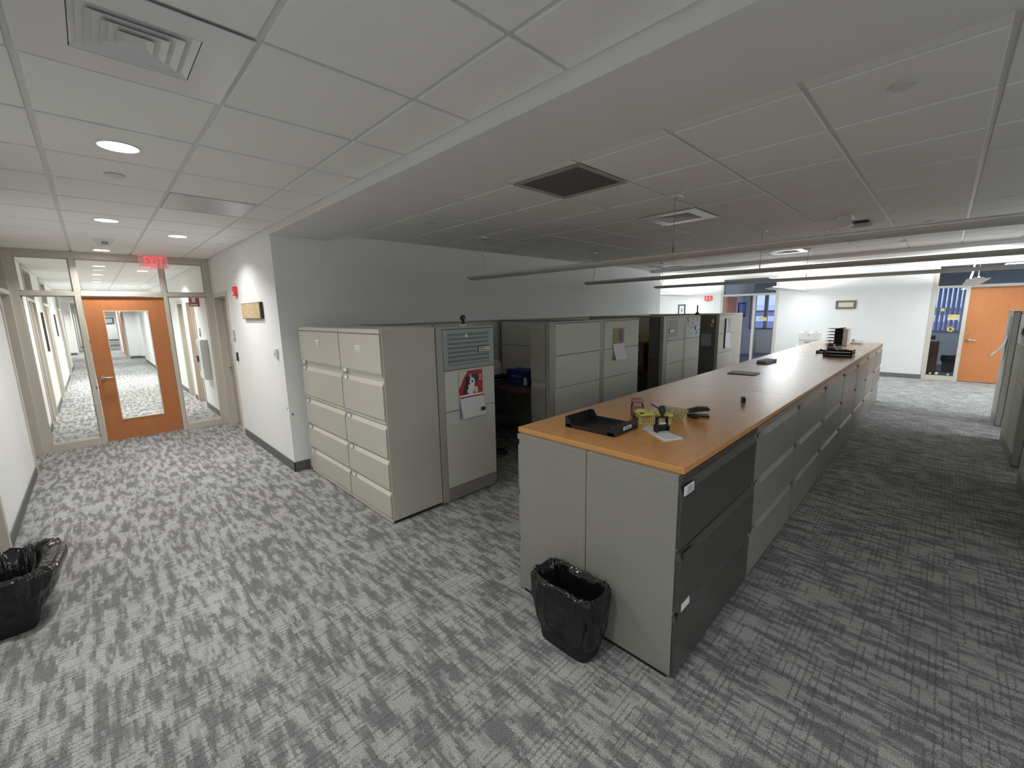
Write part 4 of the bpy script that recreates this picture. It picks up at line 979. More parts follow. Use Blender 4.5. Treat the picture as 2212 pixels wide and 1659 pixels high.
def blob(mb, cx, cz, rx, rz, m, y, rot=0, wob=.12, n=22, seed=0):
    rnd = random.Random(seed); P = []
    for i in range(n):
        a = 2*PI*i/n; k = 1+rnd.uniform(-wob, wob); u, v = rx*k*math.cos(a), rz*k*math.sin(a)
        P.append((cx+u*math.cos(rot)-v*math.sin(rot), y, cz+u*math.sin(rot)+v*math.cos(rot)))
    mb.poly(P, m)
yb = YP-.0092
mb = MB()
mb.poly([(2.408, yb, 1.258), (2.52, yb, 1.258), (2.465, yb, 1.19), (2.43, yb, 1.12), (2.408, yb, 1.10)], 'cream')
blob(mb, 2.545, 1.095, .055, .070, 'paper', yb-.0003, .1, .12, seed=1); blob(mb, 2.490, 1.090, .028, .060, 'ink', yb-.0004, -.35, .12, seed=2); blob(mb, 2.615, 1.065, .028, .035, 'cream', yb-.0004, .3, .14, seed=3)
blob(mb, 2.52, 1.165, .036, .044, 'ink', yb-.0005, .5, .10, seed=4); blob(mb, 2.605, 1.180, .045, .044, 'ink', yb-.0005, -.4, .10, seed=5)
blob(mb, 2.570, 1.150, .032, .042, 'paper', yb-.0006, 0, .12, seed=6); blob(mb, 2.552, 1.205, .007, .025, 'paper', yb-.0007, .1, .1, seed=7); blob(mb, 2.571, 1.152, .011, .015, 'ink', yb-.0008, .0, .08, seed=8)
for k in range(4): mb.box(2.655, 2.692, yb-.0004, yb, 1.205-.016*k, 1.211-.016*k, 'paper')
mb.build('puppy_print', t)
mb = MB(); mb.box(2.415, 2.712, YP-.0165, YP-.0125, .998, 1.010, 'redpaper'); 
for r in range(4):
    for q in range(5): mb.box(2.45+.048*q, 2.462+.048*q, YP-.018, YP-.0165, .965-.036*r, .9668-.036*r, 'inkgrey')
mb.build('month_header', t)
mb = MB(); mb.box(2.655, 2.710, YP-.0335, YP-.031, .845, .880, 'ink'); mb.build('advert_box', t)
mb = MB(); mb.box(2.405, 2.432, YP-.008, YP-.004, .795, 1.028, 'inkgrey'); mb.build('back_page', t)
t = thing('name_plate', 'white name card in a black holder on the striped glass of the first panel', 'name plate', (2.74, YP, 1.455))
mb = MB(); mb.box(2.662, 2.822, YP-.010, YP-.0045, 1.427, 1.487, 'black', .001); mb.build('holder', t)
mb = MB(); mb.box(2.667, 2.817, YP-.0125, YP-.010, 1.432, 1.481, 'cream'); mb.box(2.68, 2.745, YP-.0130, YP-.0125, 1.464, 1.470, 'ink'); mb.box(2.68, 2.77, YP-.0130, YP-.0125, 1.443, 1.448, 'ink'); mb.build('card', t)
mb = MB(); mb.box(2.508, 2.534, YP-.0065, YP-.0045, 1.578, 1.612, 'paper'); single(mb, 'sticky_tag', 'tiny white square tag on the striped glass of the first panel', 'tag')
t = thing('figurine', 'small dark figurine with round head on a yellow block on the first panel', 'figurine', (2.515, 3.211, PH))
mb = MB(); mb.box(2.485, 2.545, 3.195, 3.227, PH+.0005, PH+.017, 'yellow', .003); mb.build('base', t)
mb = MB(); mb.lathe((2.520, 3.211, PH+.017), [(.010, 0), (.016, .006), (.013, .030), (.008, .036)], 'bluebox', 14); mb.build('body', t)
mb = MB(); mb.sphere((2.518, 3.211, PH+.075), .030, 'black', 1, .9, 1); mb.build('head', t)
mb = MB(); mb.box(2.508, 2.532, 3.1825, 3.1845, PH+.058, PH+.064, 'paper'); mb.sphere((2.510, 3.186, PH+.082), .004, 'paper'); mb.sphere((2.527, 3.186, PH+.082), .004, 'paper'); mb.build('face', t)
t = thing('wall_calendar', 'small calendar with a maroon flower photo and curled white page', 'calendar', (5.22, YP, 1.34))
cal_pages(t, 5.085, 5.368, 1.555, 1.342, 1.122, 'flowerbg', 'paperlines', curl=.045, dx=.015)
mb = MB(); blob(mb, 5.275, 1.455, .055, .080, 'purple', yb-.0004, .15, .16, seed=11); blob(mb, 5.26, 1.52, .03, .03, 'purple', yb-.0005, 0, .2, seed=12); mb.build('flower_print', t)
t = thing('wall_calendar', 'black and white calendar on the last panel of the cubicle row', 'calendar', (9.48, YP, 1.285))
cal_pages(t, 9.335, 9.637, 1.594, 1.287, .973, 'greyphoto', 'paper', curl=.03)
mb = MB(); mb.box(9.318, 9.334, YP-.03, YP-.004, .98, 1.585, 'black'); mb.build('dark_edge', t)
mb = MB(); mb.prism([(9.45, 1.30), (9.47, 1.40), (9.43, 1.50), (9.45, 1.57), (9.50, 1.50), (9.53, 1.33)], 'Y', YP-.0098, YP-.0092, 'paper'); mb.build('photo_print', t)
for (x0, x1, z0, z1, lab) in ((6.792, 6.960, 1.415, 1.468, 'white name card in a black holder on the narrow striped glass'), (7.850, 8.018, 1.425, 1.480, 'white name card in a black holder on the stickered glass')):
    t = thing('name_plate', lab, 'name plate', ((x0+x1)/2, YP, z0))
    mb = MB(); mb.box(x0-.008, x1+.008, YP-.012, YP-.0045, z0-.008, z1+.008, 'black'); mb.build('holder', t)
    mb = MB(); mb.box(x0, x1, YP-.014, YP-.012, z0, z1, 'paper'); mb.build('card', t)
stk = [(7.50, 1.63, .035, .030, 'green'), (7.54, 1.59, .03, .025, 'green'), (7.53, 1.53, .04, .035, 'gold'), (7.57, 1.50, .03, .02, 'yellow'), (7.73, 1.62, .022, .022, 'ink'), (7.73, 1.55, .02, .024, 'ink'), (7.89, 1.62, .016, .03, 'inkgrey'), (7.92, 1.585, .018, .02, 'inkgrey'), (7.65, 1.46, .012, .018, 'ink'), (7.56, 1.40, .008, .01, 'ink'), (7.69, 1.37, .010, .012, 'ink'), (7.90, 1.37, .022, .022, 'ink'), (7.88, 1.345, .01, .016, 'green')]
nm = ['dark green leaf sticker, upper left on the pale glass', 'dark green leaf sticker just below the first leaf', 'gold flower sticker under the leaves', 'yellow flower sticker at the lower left under the gold one', 'black round sticker at the top middle of the pale glass', 'black sticker under the top middle one', 'grey squiggle sticker at the top right of the pale glass', 'grey squiggle sticker under the top right one', 'small black sticker at the middle of the pale glass', 'tiny black sticker at the lower left of the pale glass', 'tiny black sticker at the bottom middle of the pale glass', 'black round sticker under the name card', 'green stem sticker under the black one by the name card']
for i, (x, z, rx, rz_, m) in enumerate(stk):
    mb = MB(); P = []
    rnd = random.Random(i+40)
    for k in range(14):
        a = 2*PI*k/14; q = 1+.35*math.cos(5*a)*(1 if i % 2 else .4)
        P.append((x+rx*q*math.cos(a)*.8, z+rz_*q*math.sin(a)*.8))
    mb.prism(P, 'Y', YP-.0045-.0001*i-.001, YP-.0045, m); single(mb, 'glass_sticker', nm[i], 'sticker', 'stickers on the pale glass panel')
t = thing('antenna_cone', 'black cone with a thin upright stem on top of the cubicle row', 'figurine', (7.98, 3.211, PH))
mb = MB(); mb.lathe((7.98, 3.211, PH+.0005), [(.075, 0), (.06, .006), (.018, .045), (.010, .06)], 'black', 18); mb.build('cone_base', t)
mb = MB(); mb.lathe((7.98, 3.211, PH+.055), [(.011, 0), (.011, .12), (.004, .125)], 'black', 10); mb.build('stem', t)
# first cubicle interior
t = thing('corner_desk', 'dark walnut corner desk inside the first cubicle', 'desk', (4.2, 4.5, 0))
mb = MB(); mb.prism([(2.27, 5.10), (2.27, 4.42), (3.25, 4.42), (3.55, 4.34), (3.79, 4.185), (3.94, 4.00), (4.02, 3.80), (4.03, 3.60), (4.775, 3.60), (4.775, 5.10)], 'Z', .705, .736, 'desk'); mb.build('worksurface', t)
mb = MB(); mb.box(2.28, 2.31, 4.5, 5.08, 0, .704, 'panelmetal'); mb.build('support_panel', t); mb = MB(); mb.box(4.74, 4.77, 3.65, 5.05, 0, .704, 'panelmetal'); mb.build('support_panel', t)
t = thing('paper_box', 'navy blue printer paper box on the desk in the first cubicle', 'box', (4.48, 4.35, .737))
mb = MB(); mb.box(4.37, 4.64, 4.135, 4.565, .737, .955, 'bluebox', .003); mb.build('carton', t)
mb = MB(); mb.box(4.3685, 4.3700, 4.145, 4.205, .752, .860, 'paper'); 
for k in range(5): mb.box(4.3678, 4.3685, 4.155, 4.195, .765+.018*k, .771+.018*k, 'ink')
mb.build('side_label', t)
mwt = Matrix.Translation((4.3692-4.48, 4.445-4.35, .862-.737)) @ Matrix.Rotation(-PI/2, 4, 'Z') @ Matrix.Rotation(PI/2, 4, 'X')
text_mesh('Multipurpose Paper', .018, .185, .0003, 'paper', 'box_lettering', t, mwt)
mb = MB(); mb.box(4.3685, 4.3700, 4.27, 4.44, .846, .849, 'inkgrey'); mb.box(4.3685, 4.3700, 4.29, 4.41, .79, .794, 'inkgrey'); mb.build('small_print', t)
t = thing('desk_tray', 'black paper tray with sheets under the plastic bag in the first cubicle', 'letter tray', (4.35, 4.77, .737))
mb = MB()
for z in (.739, .785, .83): mb.box(4.20, 4.52, 4.62, 4.93, z, z+.006, 'black')
mb.box(4.51, 4.52, 4.62, 4.93, .739, .85, 'black'); mb.box(4.2, 4.52, 4.92, 4.93, .739, .85, 'black'); mb.box(4.20, 4.52, 4.62, 4.93, .85, .856, 'black'); mb.build('tray_body', t)
mb = MB(); mb.box(4.19, 4.50, 4.64, 4.90, .7455, .757, 'inkgrey'); mb.box(4.19, 4.50, 4.64, 4.90, .7915, .80, 'inkgrey'); mb.build('paper_stack', t)
mb = MB(); bmesh.ops.create_icosphere(mb.bm, subdivisions=5, radius=1); mb._tag(mb.bm.faces, 'plasticbag', True)
for v in mb.bm.verts:
    p = v.co.copy(); n_ = abs(noise.noise(p*2.4))*.55 + abs(noise.noise(p*5.5))*.25
    v.co = Vector((4.36+p.x*.14*(1-n_*.5), 4.80+p.y*.115*(1-n_*.5), max(.8575, .92+p.z*.115*(1-n_*.4) + (.06 if p.z > .6 else 0)*p.z)))
single(mb, 'plastic_bag', 'crumpled white plastic bag on the tray in the first cubicle', 'plastic bag')
# task chair in the first cubicle
t = thing('task_chair', 'black task chair in the dark inside the first cubicle', 'chair', (3.35, 3.95, 0), -1.9)
mb = MB(); mb.box(-.25, .25, -.24, .24, .46, .53, 'darkfab', .03); mb.build('seat', t, world=False)
mb = MB(); mb.prism([(-.22, .60), (.22, .60), (.23, .74), (.17, .86), (-.17, .86), (-.23, .74)], 'Y', .24, .29, 'darkfab'); mb.build('backrest', t, world=False)
mb = MB(); mb.cyl((0, 0, .10), .03, .36, 'black', 14); mb.box(-.03, .03, .2, .30, .42, .62, 'black', .005); mb.build('gas_column', t, world=False)
for k in range(5):
    a = 2*PI*k/5; mb = MB(); mb.tube([(0, 0, .10), (.28*math.cos(a), .28*math.sin(a), .065)], .02, 'black'); l = mb.build('leg', t, world=False)
    mb = MB(); mb.cyl((.28*math.cos(a)-.0125, .28*math.sin(a), .03), .03, .025, 'black', 14, 'X'); mb.build('castor', l, world=False)
# second cubicle
t = thing('desk_hutch', 'dark shelf unit inside the second cubicle', 'shelf', (7.1, 4.1, 0))
mb = MB(); mb.box(6.78, 7.30, 3.62, 5.08, 1.19, 1.225, 'brown'); mb.box(6.80, 7.30, 3.62, 3.65, .74, 1.19, 'brown'); mb.box(6.80, 7.30, 5.05, 5.08, .74, 1.19, 'brown'); mb.build('shelf_body', t)
mb = MB(); mb.box(6.55, 7.33, 3.60, 5.10, .705, .738, 'desk'); mb.build('worksurface', t)
mb = MB(); mb.box(6.75, 6.78, 3.7, 5.0, 0, .704, 'panelmetal'); mb.build('support_panel', t)
sheet('paper_sheet', [(6.70, 4.05), (6.98, 3.75), (7.14, 3.90), (6.86, 4.2)], .98, .004, 'inkgrey', 'slanted grey sheet inside the dark second cubicle', 'paper')
mb = MB(); mb.box(7.14, 7.18, 3.64, 3.87, 1.2255, 1.385, 'yellowpap', .002); single(mb, 'file_folder', 'yellow folder standing on the shelf in the second cubicle', 'folder')
t = thing('flower_pot', 'red flowers with dark leaves beside the yellow folder', 'flower pot', (6.95, 3.86, 1.226))
mb = MB(); mb.lathe((6.95, 3.86, 1.2255), [(.03, 0), (.04, .05)], 'brown', 14); mb.build('pot', t)
mb = MB()
for k in range(9): a = 2.4*k; mb.sphere((6.95+.045*math.cos(a), 3.86+.05*math.sin(a), 1.30+.02*(k % 3)), .024, 'red' if k % 2 else 'redpaper', 1, 1, .7, 8, 6)
mb.build('blossom', t)
mb = MB()
for k in range(5): a = 1.3*k+.4; mb.sphere((6.95+.05*math.cos(a), 3.90+.05*math.sin(a), 1.30+.02*k), .028, 'green', 1, .5, 1, 8, 6)
mb.build('leaf', t)
# third cubicle
t = thing('pinned_paper', 'pinned sheet of paper in the dark third cubicle opening', 'paper', (8.99, 3.4, 1.16))
mb = MB(); mb.box(9.006, 9.011, 3.315, 3.52, 1.035, 1.285, 'inkgrey'); mb.build('sheet', t)
mb = MB(); mb.box(8.982, 9.012, 3.28, 3.315, 1.50, 1.58, 'cream', .006); mb.box(8.982, 9.012, 3.30, 3.335, 1.43, 1.48, 'gold', .004); single(mb, 'small_ornament', 'small cream and gold ornament hanging on the third cubicle tower', 'ornament')
t = thing('corner_desk', 'dark desk with drawers inside the third cubicle', 'desk', (8.6, 4.5, 0))
mb = MB(); mb.box(7.46, 9.83, 4.3, 5.10, .705, .738, 'desk'); mb.build('worksurface', t); mb = MB(); mb.box(9.3, 9.8, 4.35, 5.05, 0, .704, 'panelmetal', .004); mb.build('pedestal', t)

# right-hand panels: calendar and card
t = thing('wall_calendar', 'calendar with a curling page on the farthest right-hand panel', 'calendar', (9.6, YR, 1.3))
mb = MB(); mb.box(9.45, 9.75, YR+.004, YR+.008, 1.32, 1.60, 'greyphoto'); mb.build('picture_page', t)
mb = MB(); n = 10
for i in range(n):
    a, b = i/n, (i+1)/n
    def P(s_): return (YR+.010+.13*s_**2.2, 1.32-.30*s_)
    (ya, za), (yb_, zb_) = P(a), P(b)
    mb.poly([(9.45, ya, za), (9.75, ya, za), (9.75, yb_, zb_), (9.45, yb_, zb_)], 'paper'); mb.poly([(9.45, yb_-.002, zb_), (9.75, yb_-.002, zb_), (9.75, ya-.002, za), (9.45, ya-.002, za)], 'paper')
mb.build('month_page', t)
mb = MB(); mb.box(7.95, 8.12, YR+.0025, YR+.020, 1.42, 1.48, 'paper', .001); mb.box(7.93, 8.14, YR+.0025, YR+.008, 1.40, 1.50, 'black'); single(mb, 'name_plate', 'white name card on the right-hand cubicle panel at the picture edge', 'name plate')
mb = MB(); mb.box(7.85, 8.05, YR+.0025, YR+.005, 1.285, 1.39, 'paperlines'); single(mb, 'taped_sheet', 'printed sheet taped on the right-hand cubicle panel under the name card', 'paper')

# ------------------------------------------------------------------ bins
def rrect(hx, hy, r, n=64):
    P = []
    for i in range(n):
        a = 2*PI*i/n; c, s_ = math.cos(a), math.sin(a); e = 2/5.0
        P.append((hx*math.copysign(abs(c)**e, c), hy*math.copysign(abs(s_)**e, s_)))
    return P
def bin_(cx, cy, hx, hy, H, label, seed, flare=0.0, hem=.13, bot=.78):
    t = thing('wastebasket', label, 'waste bin', (cx, cy, 0), group='black wastebaskets with black liners')
    mb = MB(); n = 64; rings = []
    for z, k in ((.0, bot*.985), (.006, bot), (H-.02, .955), (H-.018, .935), (.01, bot*.96)):
        rings.append([mb.bm.verts.new((x*k, y*k, z)) for x, y in rrect(hx, hy, .03, n)])
    for a, b in zip(rings, rings[1:]): mb._tag([mb.bm.faces.new((a[i], a[(i+1) % n], b[(i+1) % n], b[i])) for i in range(n)], 'blackmatte', True)
    mb._tag([mb.bm.faces.new(rings[0][::-1]), mb.bm.faces.new(rings[-1])], 'blackmatte'); mb.build('bin_body', t, world=False)
    # liner: hem outside, over the rim, down inside
    n = 180; mb = MB(); prof_ = []
    for i in range(15): prof_.append(('o', i/14))
    for i in range(7): prof_.append(('r', i/6))
    for i in range(14): prof_.append(('i', (i+1)/14))
    rings = []
    base = rrect(hx, hy, .03, n)
    for (kind, s_) in prof_:
        R = []
        for j, (x, y) in enumerate(base):
            a = 2*PI*j/n; L_ = math.hypot(x, y); ux, uy = x/L_, y/L_
            q = Vector((math.cos(a)*2.2, math.sin(a)*2.2, seed))
            hemz = hem + .03*noise.noise(q*1.1)
            fl = flare*max(0, math.cos(a-.1))**1.2
            w1 = abs(noise.noise(Vector((math.cos(a)*9, math.sin(a)*9, seed+s_*1.3))))
            w2 = noise.noise(Vector((math.cos(a)*20, math.sin(a)*20, seed*2+s_*3)))
            w3 = noise.noise(Vector((math.cos(a)*4, math.sin(a)*4, seed*3+s_*2.4)))
            if kind == 'o':
                z = hemz+(H-hemz)*s_; k = bot + (1-bot)*(z/H); off = .010 + .014*w3 + .006*w2 + fl*(.35+.65*s_) + .010*(1-abs(2*s_-1))
            elif kind == 'r':
                z = H + .012*math.sin(PI*s_) + .012*w2 + .022*(w1-.2) + .012*w3 - .0*s_; k = 1; off = .010 - .030*s_ + .006*w2 + fl*(1-.7*s_)
            else:
                z = H - (H-.06)*s_**.9 + .010*w2*(1-s_); k = (1-(1-bot)*s_)*(1-.14*s_); off = -.022 - .010*s_ + .016*w3*(1-.3*s_) + .008*w2 - .012*w1 + fl*.3*(1-s_)
            R.append(mb.bm.verts.new((x*k+ux*off, y*k+uy*off, max(z, .012))))
        rings.append(R)
    for a, b in zip(rings, rings[1:]): mb._tag([mb.bm.faces.new((a[i], a[(i+1) % n], b[(i+1) % n], b[i])) for i in range(n)], 'bag', True)
    mb._tag([mb.bm.faces.new(rings[-1])], 'bag', True); mb.build('bin_liner', t, world=False)
    return t
bin_(1.657, 1.270, .108, .203, .372, 'black wastebasket with black liner standing against the end of the counter', 3.1, hem=.09)
bin_(-.555, 3.80, .115, .235, .355, 'black wastebasket with flared liner at the left edge of the picture', 8.7, flare=.135, hem=.13)

M['officelamp'] = emit('office_lamp_daylight', (.64, .73, 1), 20)
M['facade'] = pbr('far_building_glass', (.32, .30, .45), .5); M['facadeband'] = pbr('far_building_band', (.85, .85, .85), .6)
# ------------------------------------------------------------------ far wall: frames, offices
mb = MB()
def ff(a, b, c, d, x0=XF-.012, x1=XF+.13): mb.box(x0, x1, a, b, c, d, 'frame', .003)
for (a, b) in ((4.945, 5.02), (3.43, 3.50), (4.02, 4.085)): ff(a, b, 0, 2.15 if b < 4.5 and a > 3.6 else 2.72)
ff(3.50, 4.945, 2.655, 2.72); ff(3.50, 4.945, 2.145, 2.205); ff(3.50, 4.02, 0, .105)
struct(mb, 'trim_20', 'beige frame of the open office at the left of the far wall')
mb = MB()
for (a, b) in ((.175, .262), (-.360, -.290), (-1.33, -1.265), (-2.41, -2.33)): ff(a, b, 0, 2.72 if a > 0 or a < -2 else 2.155)
ff(-2.33, .175, 2.655, 2.72); ff(-2.33, .175, 2.15, 2.205); ff(-.29, .175, 0, .105); ff(-2.33, -1.33, 0, .105)
struct(mb, 'trim_21', 'beige frame round the far orange door and its sidelight')
for i, (a, b, c, d, lab) in enumerate(((3.50, 4.02, .105, 2.145, 'clear sidelight of the open far office'), (3.50, 4.945, 2.205, 2.655, 'transom glass over the open far office'), (-.29, .175, .105, 2.15, 'sidelight beside the far orange door with blinds behind'), (-2.33, .175, 2.205, 2.655, 'transom glass over the far orange door'), (-2.33, -1.33, .105, 2.15, 'sidelight right of the far orange door outside the picture'))):
    mb = MB(); mb.box(XF+.05, XF+.056, a, b, c, d, 'glass' if i != 1 and i != 3 else 'darkglass'); struct(mb, 'window_%d' % (6+i), lab)
mb = MB(); mb.box(XF+.035, XF+.08, -1.262, -.363, .012, 2.145, 'doorwood', .001); d = struct(mb, 'door_20', 'orange wood door at the far end of the aisle')
mb = MB(); mb.cyl((XF+.020, -.435, .965), .030, .015, 'chrome', 18, 'X'); mb.tube([(XF+.03, -.435, .965), (XF-.03, -.435, .965), (XF-.035, -.46, .965), (XF-.03, -.57, .962)], .012, 'chrome'); mb.cyl((XF+.022, -.425, 1.08), .022, .014, 'steel', 16, 'X'); mb.build('door_handle', d)
mb = MB(); mb.box(14.38, 15.26, 4.865, 4.91, .012, 2.14, 'doorwood', .001); d = struct(mb, 'door_21', 'orange office door standing open inside the left far office')
# offices
t = thing('wall_screen', 'dark framed picture with blue view on the office wall', 'picture', (16.6, 5.42, 1.8))
mb = MB(); mb.box(17.15, 17.95, 5.385, 5.415, 1.46, 1.98, 'black', .004); mb.build('picture_frame', t)
M['blueview'] = pbr('blue_picture_print', (.20,.30,.62), .4)
mb = MB(); mb.box(17.21, 17.89, 5.380, 5.385, 1.52, 1.92, 'blueview'); mb.build('picture', t)
t = thing('low_partition', 'low grey partition under the window in the open far office', 'partition', (17.7, 4.4, 0))
mb = MB(); mb.box(17.60, 17.66, 2.3, 4.86, 0, .93, 'fabric', .003); mb.build('fabric_face', t)
mb = MB(); mb.box(17.59, 17.67, 2.3, 4.88, .93, .955, 'ventwhite', .003); mb.build('top_cap', t)
mb = MB(); mb.box(17.585, 17.60, 2.3, 4.86, 0, .12, 'panelbase'); mb.build('base_cover', t)
def ext_window(y0, y1, z0, z1, n, lab, muls):
    mb = MB()
    for (a, b, c, d) in ((y0, y0+.05, z0, z1), (y1-.05, y1, z0, z1), (y0, y1, z0, z0+.05), (y0, y1, z1-.05, z1)): mb.box(17.98, 18.14, a, b, c, d, 'panelbase')
    for m_ in muls: mb.box(17.98, 18.14, m_-.05, m_+.05, z0, z1, 'panelbase')
    mb.box(18.0, 18.1, y0, y1, z0+.62, z0+.68, 'steel')
    o = struct(mb, 'window_%d' % n, lab)
    mb = MB(); mb.box(18.06, 18.066, y0+.05, y1-.05, z0+.05, z1-.05, 'glass'); mb.build('glass_pane', o)
ext_window(2.5, 5.25, .98, 2.30, 12, 'daylit outside window of the open far office', (4.72, 3.6))
ext_window(-3.5, 2.05, .96, 2.30, 13, 'daylit outside window behind the vertical blinds', (-1.6,))
t = thing('vertical_blinds', 'bluish vertical blinds seen through the sidelight of the far orange door', 'blinds', (17.8, 0, 2.5))
mb = MB(); mb.box(17.78, 17.86, -3.4, 2.0, 2.27, 2.32, 'steel'); mb.build('headrail', t)
for k in range(54):
    y = -3.35+.1*k; mb = MB(); mb.box(17.76, 17.88, y-.001, y+.001, .99, 2.27, 'blind', rot=.62, piv=(17.82, y, 1.5)); mb.build('blind_slat', t)
t = thing('office_cabinet', 'brown wooden cabinet inside the blinds office by the sidelight', 'cabinet', (15.4, .4, 0))
mb = MB(); mb.box(15.15, 15.75, .015, 1.2, .0, .86, 'brown', .004); mb.build('cabinet_body', t)
mb = MB(); mb.box(15.13, 15.15, .03, .60, .05, .84, 'brown', .002); mb.build('cabinet_door', t)
t = thing('desk_printer', 'black printer on the brown cabinet in the blinds office', 'printer', (15.4, .3, .861))
mb = MB(); mb.box(15.2, 15.55, .10, .55, .861, 1.0, 'black', .01); mb.build('printer_body', t); mb = MB(); mb.box(15.17, 15.2, .06, .2, .865, .90, 'paper'); mb.build('paper_output', t)
bin_(16.1, -.20, .13, .14, .42, 'black wastebasket in the blinds office seen through the sidelight', 5.2, hem=.30)
def star(mb, y, z, r, x, m, n=5, inner=.45):
    P = []
    for k in range(2*n):
        a = PI/2+PI*k/n; q = r if k % 2 == 0 else r*inner; P.append((y+q*math.cos(a), z+q*math.sin(a)))
    mb.prism(P, 'X', x-.002, x, m)
XG = XF+.0485
mb = MB(); star(mb, .045, 1.655, .055, XG, 'gold'); single(mb, 'star_sticker', 'gold star sticker on the sidelight of the far orange door', 'sticker')
mb = MB(); star(mb, -.13, 1.205, .075, XG, 'gold', 9, .6); star(mb, -.13, 1.205, .03, XG-.002, 'ink', 9, .8); single(mb, 'sunflower_sticker', 'sunflower sticker low on the sidelight beside the far orange door', 'sticker')
def osign(y0, y1, z0, z1, lab):
    t = thing('office_sign', lab, 'sign', (XG, (y0+y1)/2, z0))
    mb = MB(); mb.box(XG-.004, XG, y0, y1, z0+(z1-z0)*.33, z1, 'gold'); mb.build('gold_part', t)
    mb = MB(); mb.box(XG-.004, XG, y0, y1, z0, z0+(z1-z0)*.31, 'cream'); mb.build('name_strip', t)
    mb = MB(); mb.box(XG-.005, XG-.004, y0+.04, y1-.06, z1-.03, z1-.02, 'cream'); mb.box(XG-.005, XG-.004, y0+.04, y1-.03, z1-.055, z1-.047, 'cream'); mb.build('lettering', t)
osign(-.235, -.055, 1.425, 1.545, 'gold and cream office sign on the sidelight of the far orange door')
osign(3.70, 3.885, 1.395, 1.505, 'gold and cream office sign on the glass of the open far office')
for i, y in enumerate((.10, -.01, -.20)):
    mb = MB(); star(mb, y, .145+.01*(i == 1), .03+.012*(i == 1), XG, 'cream', 5, .5); single(mb, 'floor_star', ['left', 'middle, largest', 'right'][i] + ' of three small pale stars at the bottom of the far sidelight', 'sticker', 'pale stars at the sidelight bottom')
t = thing('ornate_frame', 'small dark ornate frame with cream card on the far white wall', 'picture', (XF, 1.86, 1.82))
mb = MB(); 
for (a, b, c, d) in ((1.645, 2.075, 1.885, 1.930), (1.645, 2.075, 1.715, 1.760), (1.645, 1.700, 1.760, 1.885), (2.020, 2.075, 1.760, 1.885)): mb.box(XF-.03, XF-.001, a, b, c, d, 'ornate', .005)
mb.build('picture_frame', t)
mb = MB(); mb.box(XF-.018, XF-.001, 1.700, 2.020, 1.760, 1.885, 'cream'); mb.build('card', t)
t = thing('portrait_frame', 'small upright black picture frame on the bright wall at left of the far office', 'picture', (XF, 6.25, 1.7))
mb = MB(); mb.ring(0, 0, 0, 0, 0, 0, 0, 'black') if False else None
for (a, b, c, d) in ((6.13, 6.37, 1.90, 1.935), (6.13, 6.37, 1.55, 1.585), (6.13, 6.165, 1.585, 1.90), (6.335, 6.37, 1.585, 1.90)): mb.box(XF-.03, XF-.001, a, b, c, d, 'black', .002)
mb.build('picture_frame', t)
mb = MB(); mb.box(XF-.012, XF-.001, 6.165, 6.335, 1.585, 1.90, 'paper'); mb.build('mat_board', t); mb = MB(); mb.box(XF-.014, XF-.012, 6.22, 6.28, 1.68, 1.81, 'inkgrey'); mb.build('picture', t)
t = thing('extinguisher_sign', 'red and white fire extinguisher sign on the bright wall left of the far office', 'sign', (XF, 5.4, 2.1))
mb = MB(); mb.prism([(5.28, 2.19), (5.515, 2.19), (5.515, 2.05), (5.40, 2.015), (5.28, 2.05)], 'X', XF-.02, XF-.001, 'red'); mb.build('sign_body', t)
mb = MB(); mb.box(XF-.023, XF-.020, 5.44, 5.465, 2.06, 2.17, 'paper'); mb.box(XF-.023, XF-.020, 5.335, 5.355, 2.09, 2.18, 'paper'); mb.box(XF-.023, XF-.020, 5.315, 5.39, 2.075, 2.09, 'paper'); mb.build('pictogram', t)

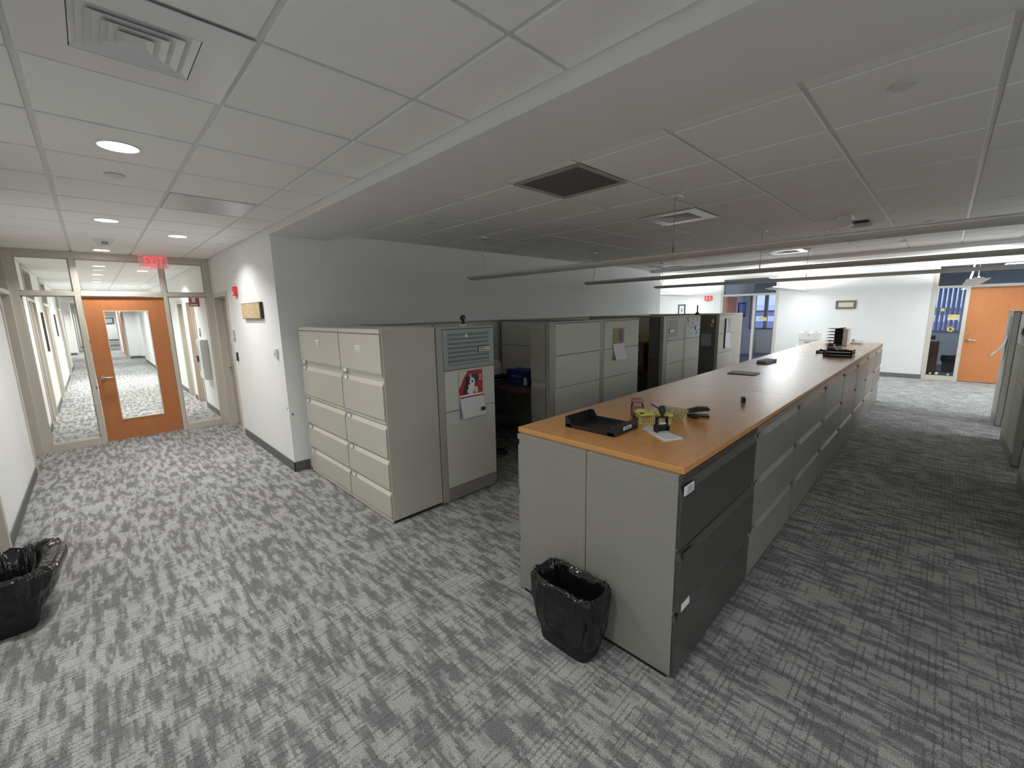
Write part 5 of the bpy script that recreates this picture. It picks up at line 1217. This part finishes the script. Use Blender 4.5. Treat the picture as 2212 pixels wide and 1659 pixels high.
for (x, y, lab) in ((16.2, 3.9, 'square ceiling light inside the open far office'), (16.2, -1.2, 'square ceiling light inside the blinds office')):  # unseen glowing panels added to brighten the offices with bluish light
    t = thing('office_light', lab, 'ceiling light', (x, y, CZ))
    mb = MB(); mb.ring(x-.3, x+.3, y-.3, y+.3, CZ-.012, CZ+.005, .02, 'ventwhite'); mb.build('light_frame', t)
    mb = MB(); mb.box(x-.278, x+.278, y-.278, y+.278, CZ-.006, CZ+.002, M['officelamp']); mb.build('diffuser_panel', t)
t = thing('office_building', 'pale office building with window bands seen through the far office window', 'building', (42, 6, -8))
mb = MB(); mb.box(42, 52, -18, 34, -9, 1.9, M['facade']); mb.build('facade', t)
for zb in (-2.2, .55, 1.5): mb = MB(); mb.box(41.8, 42, -18, 34, zb, zb+.45, M['facadeband']); mb.build('concrete_band', t)
# ------------------------------------------------------------------ world, camera, view
w = bpy.data.worlds.new('daylight'); sc.world = w; w.use_nodes = True
bg = w.node_tree.nodes['Background']; bg.inputs[0].default_value = (.40, .50, .92, 1); bg.inputs[1].default_value = 1.7
cam = bpy.data.cameras.new('camera'); co = bpy.data.objects.new('camera', cam); COL.objects.link(co); sc.camera = co
FPX = 911.447312; YAW, PIT, ROL = 7.76316211e-01, -1.69908839e-01, -1.96522574e-02
cam.sensor_fit = 'HORIZONTAL'; cam.sensor_width = 36; cam.lens = FPX/2212*36; cam.clip_start = .05; cam.clip_end = 200
f = Vector((math.sin(YAW)*math.cos(PIT), math.cos(YAW)*math.cos(PIT), math.sin(PIT))); r = Vector((math.cos(YAW), -math.sin(YAW), 0)); u = r.cross(f)
r2 = math.cos(ROL)*r + math.sin(ROL)*u; u2 = -math.sin(ROL)*r + math.cos(ROL)*u
mt = Matrix((r2, u2, -f)).transposed().to_4x4(); mt.translation = Vector((0, 0, 1.812)); co.matrix_world = mt
vs = sc.view_settings; vs.view_transform = 'Standard'; vs.look = 'None'; vs.exposure = 0.06; vs.gamma = 1; vs.use_curve_mapping = False
sc.cycles.max_bounces = 10; sc.cycles.diffuse_bounces = 6; sc.cycles.transparent_max_bounces = 16
sc.cycles.sample_clamp_indirect = 4; sc.cycles.sample_clamp_direct = 12
for o in bpy.data.objects:
    if '_o' in o.keys(): del o['_o']
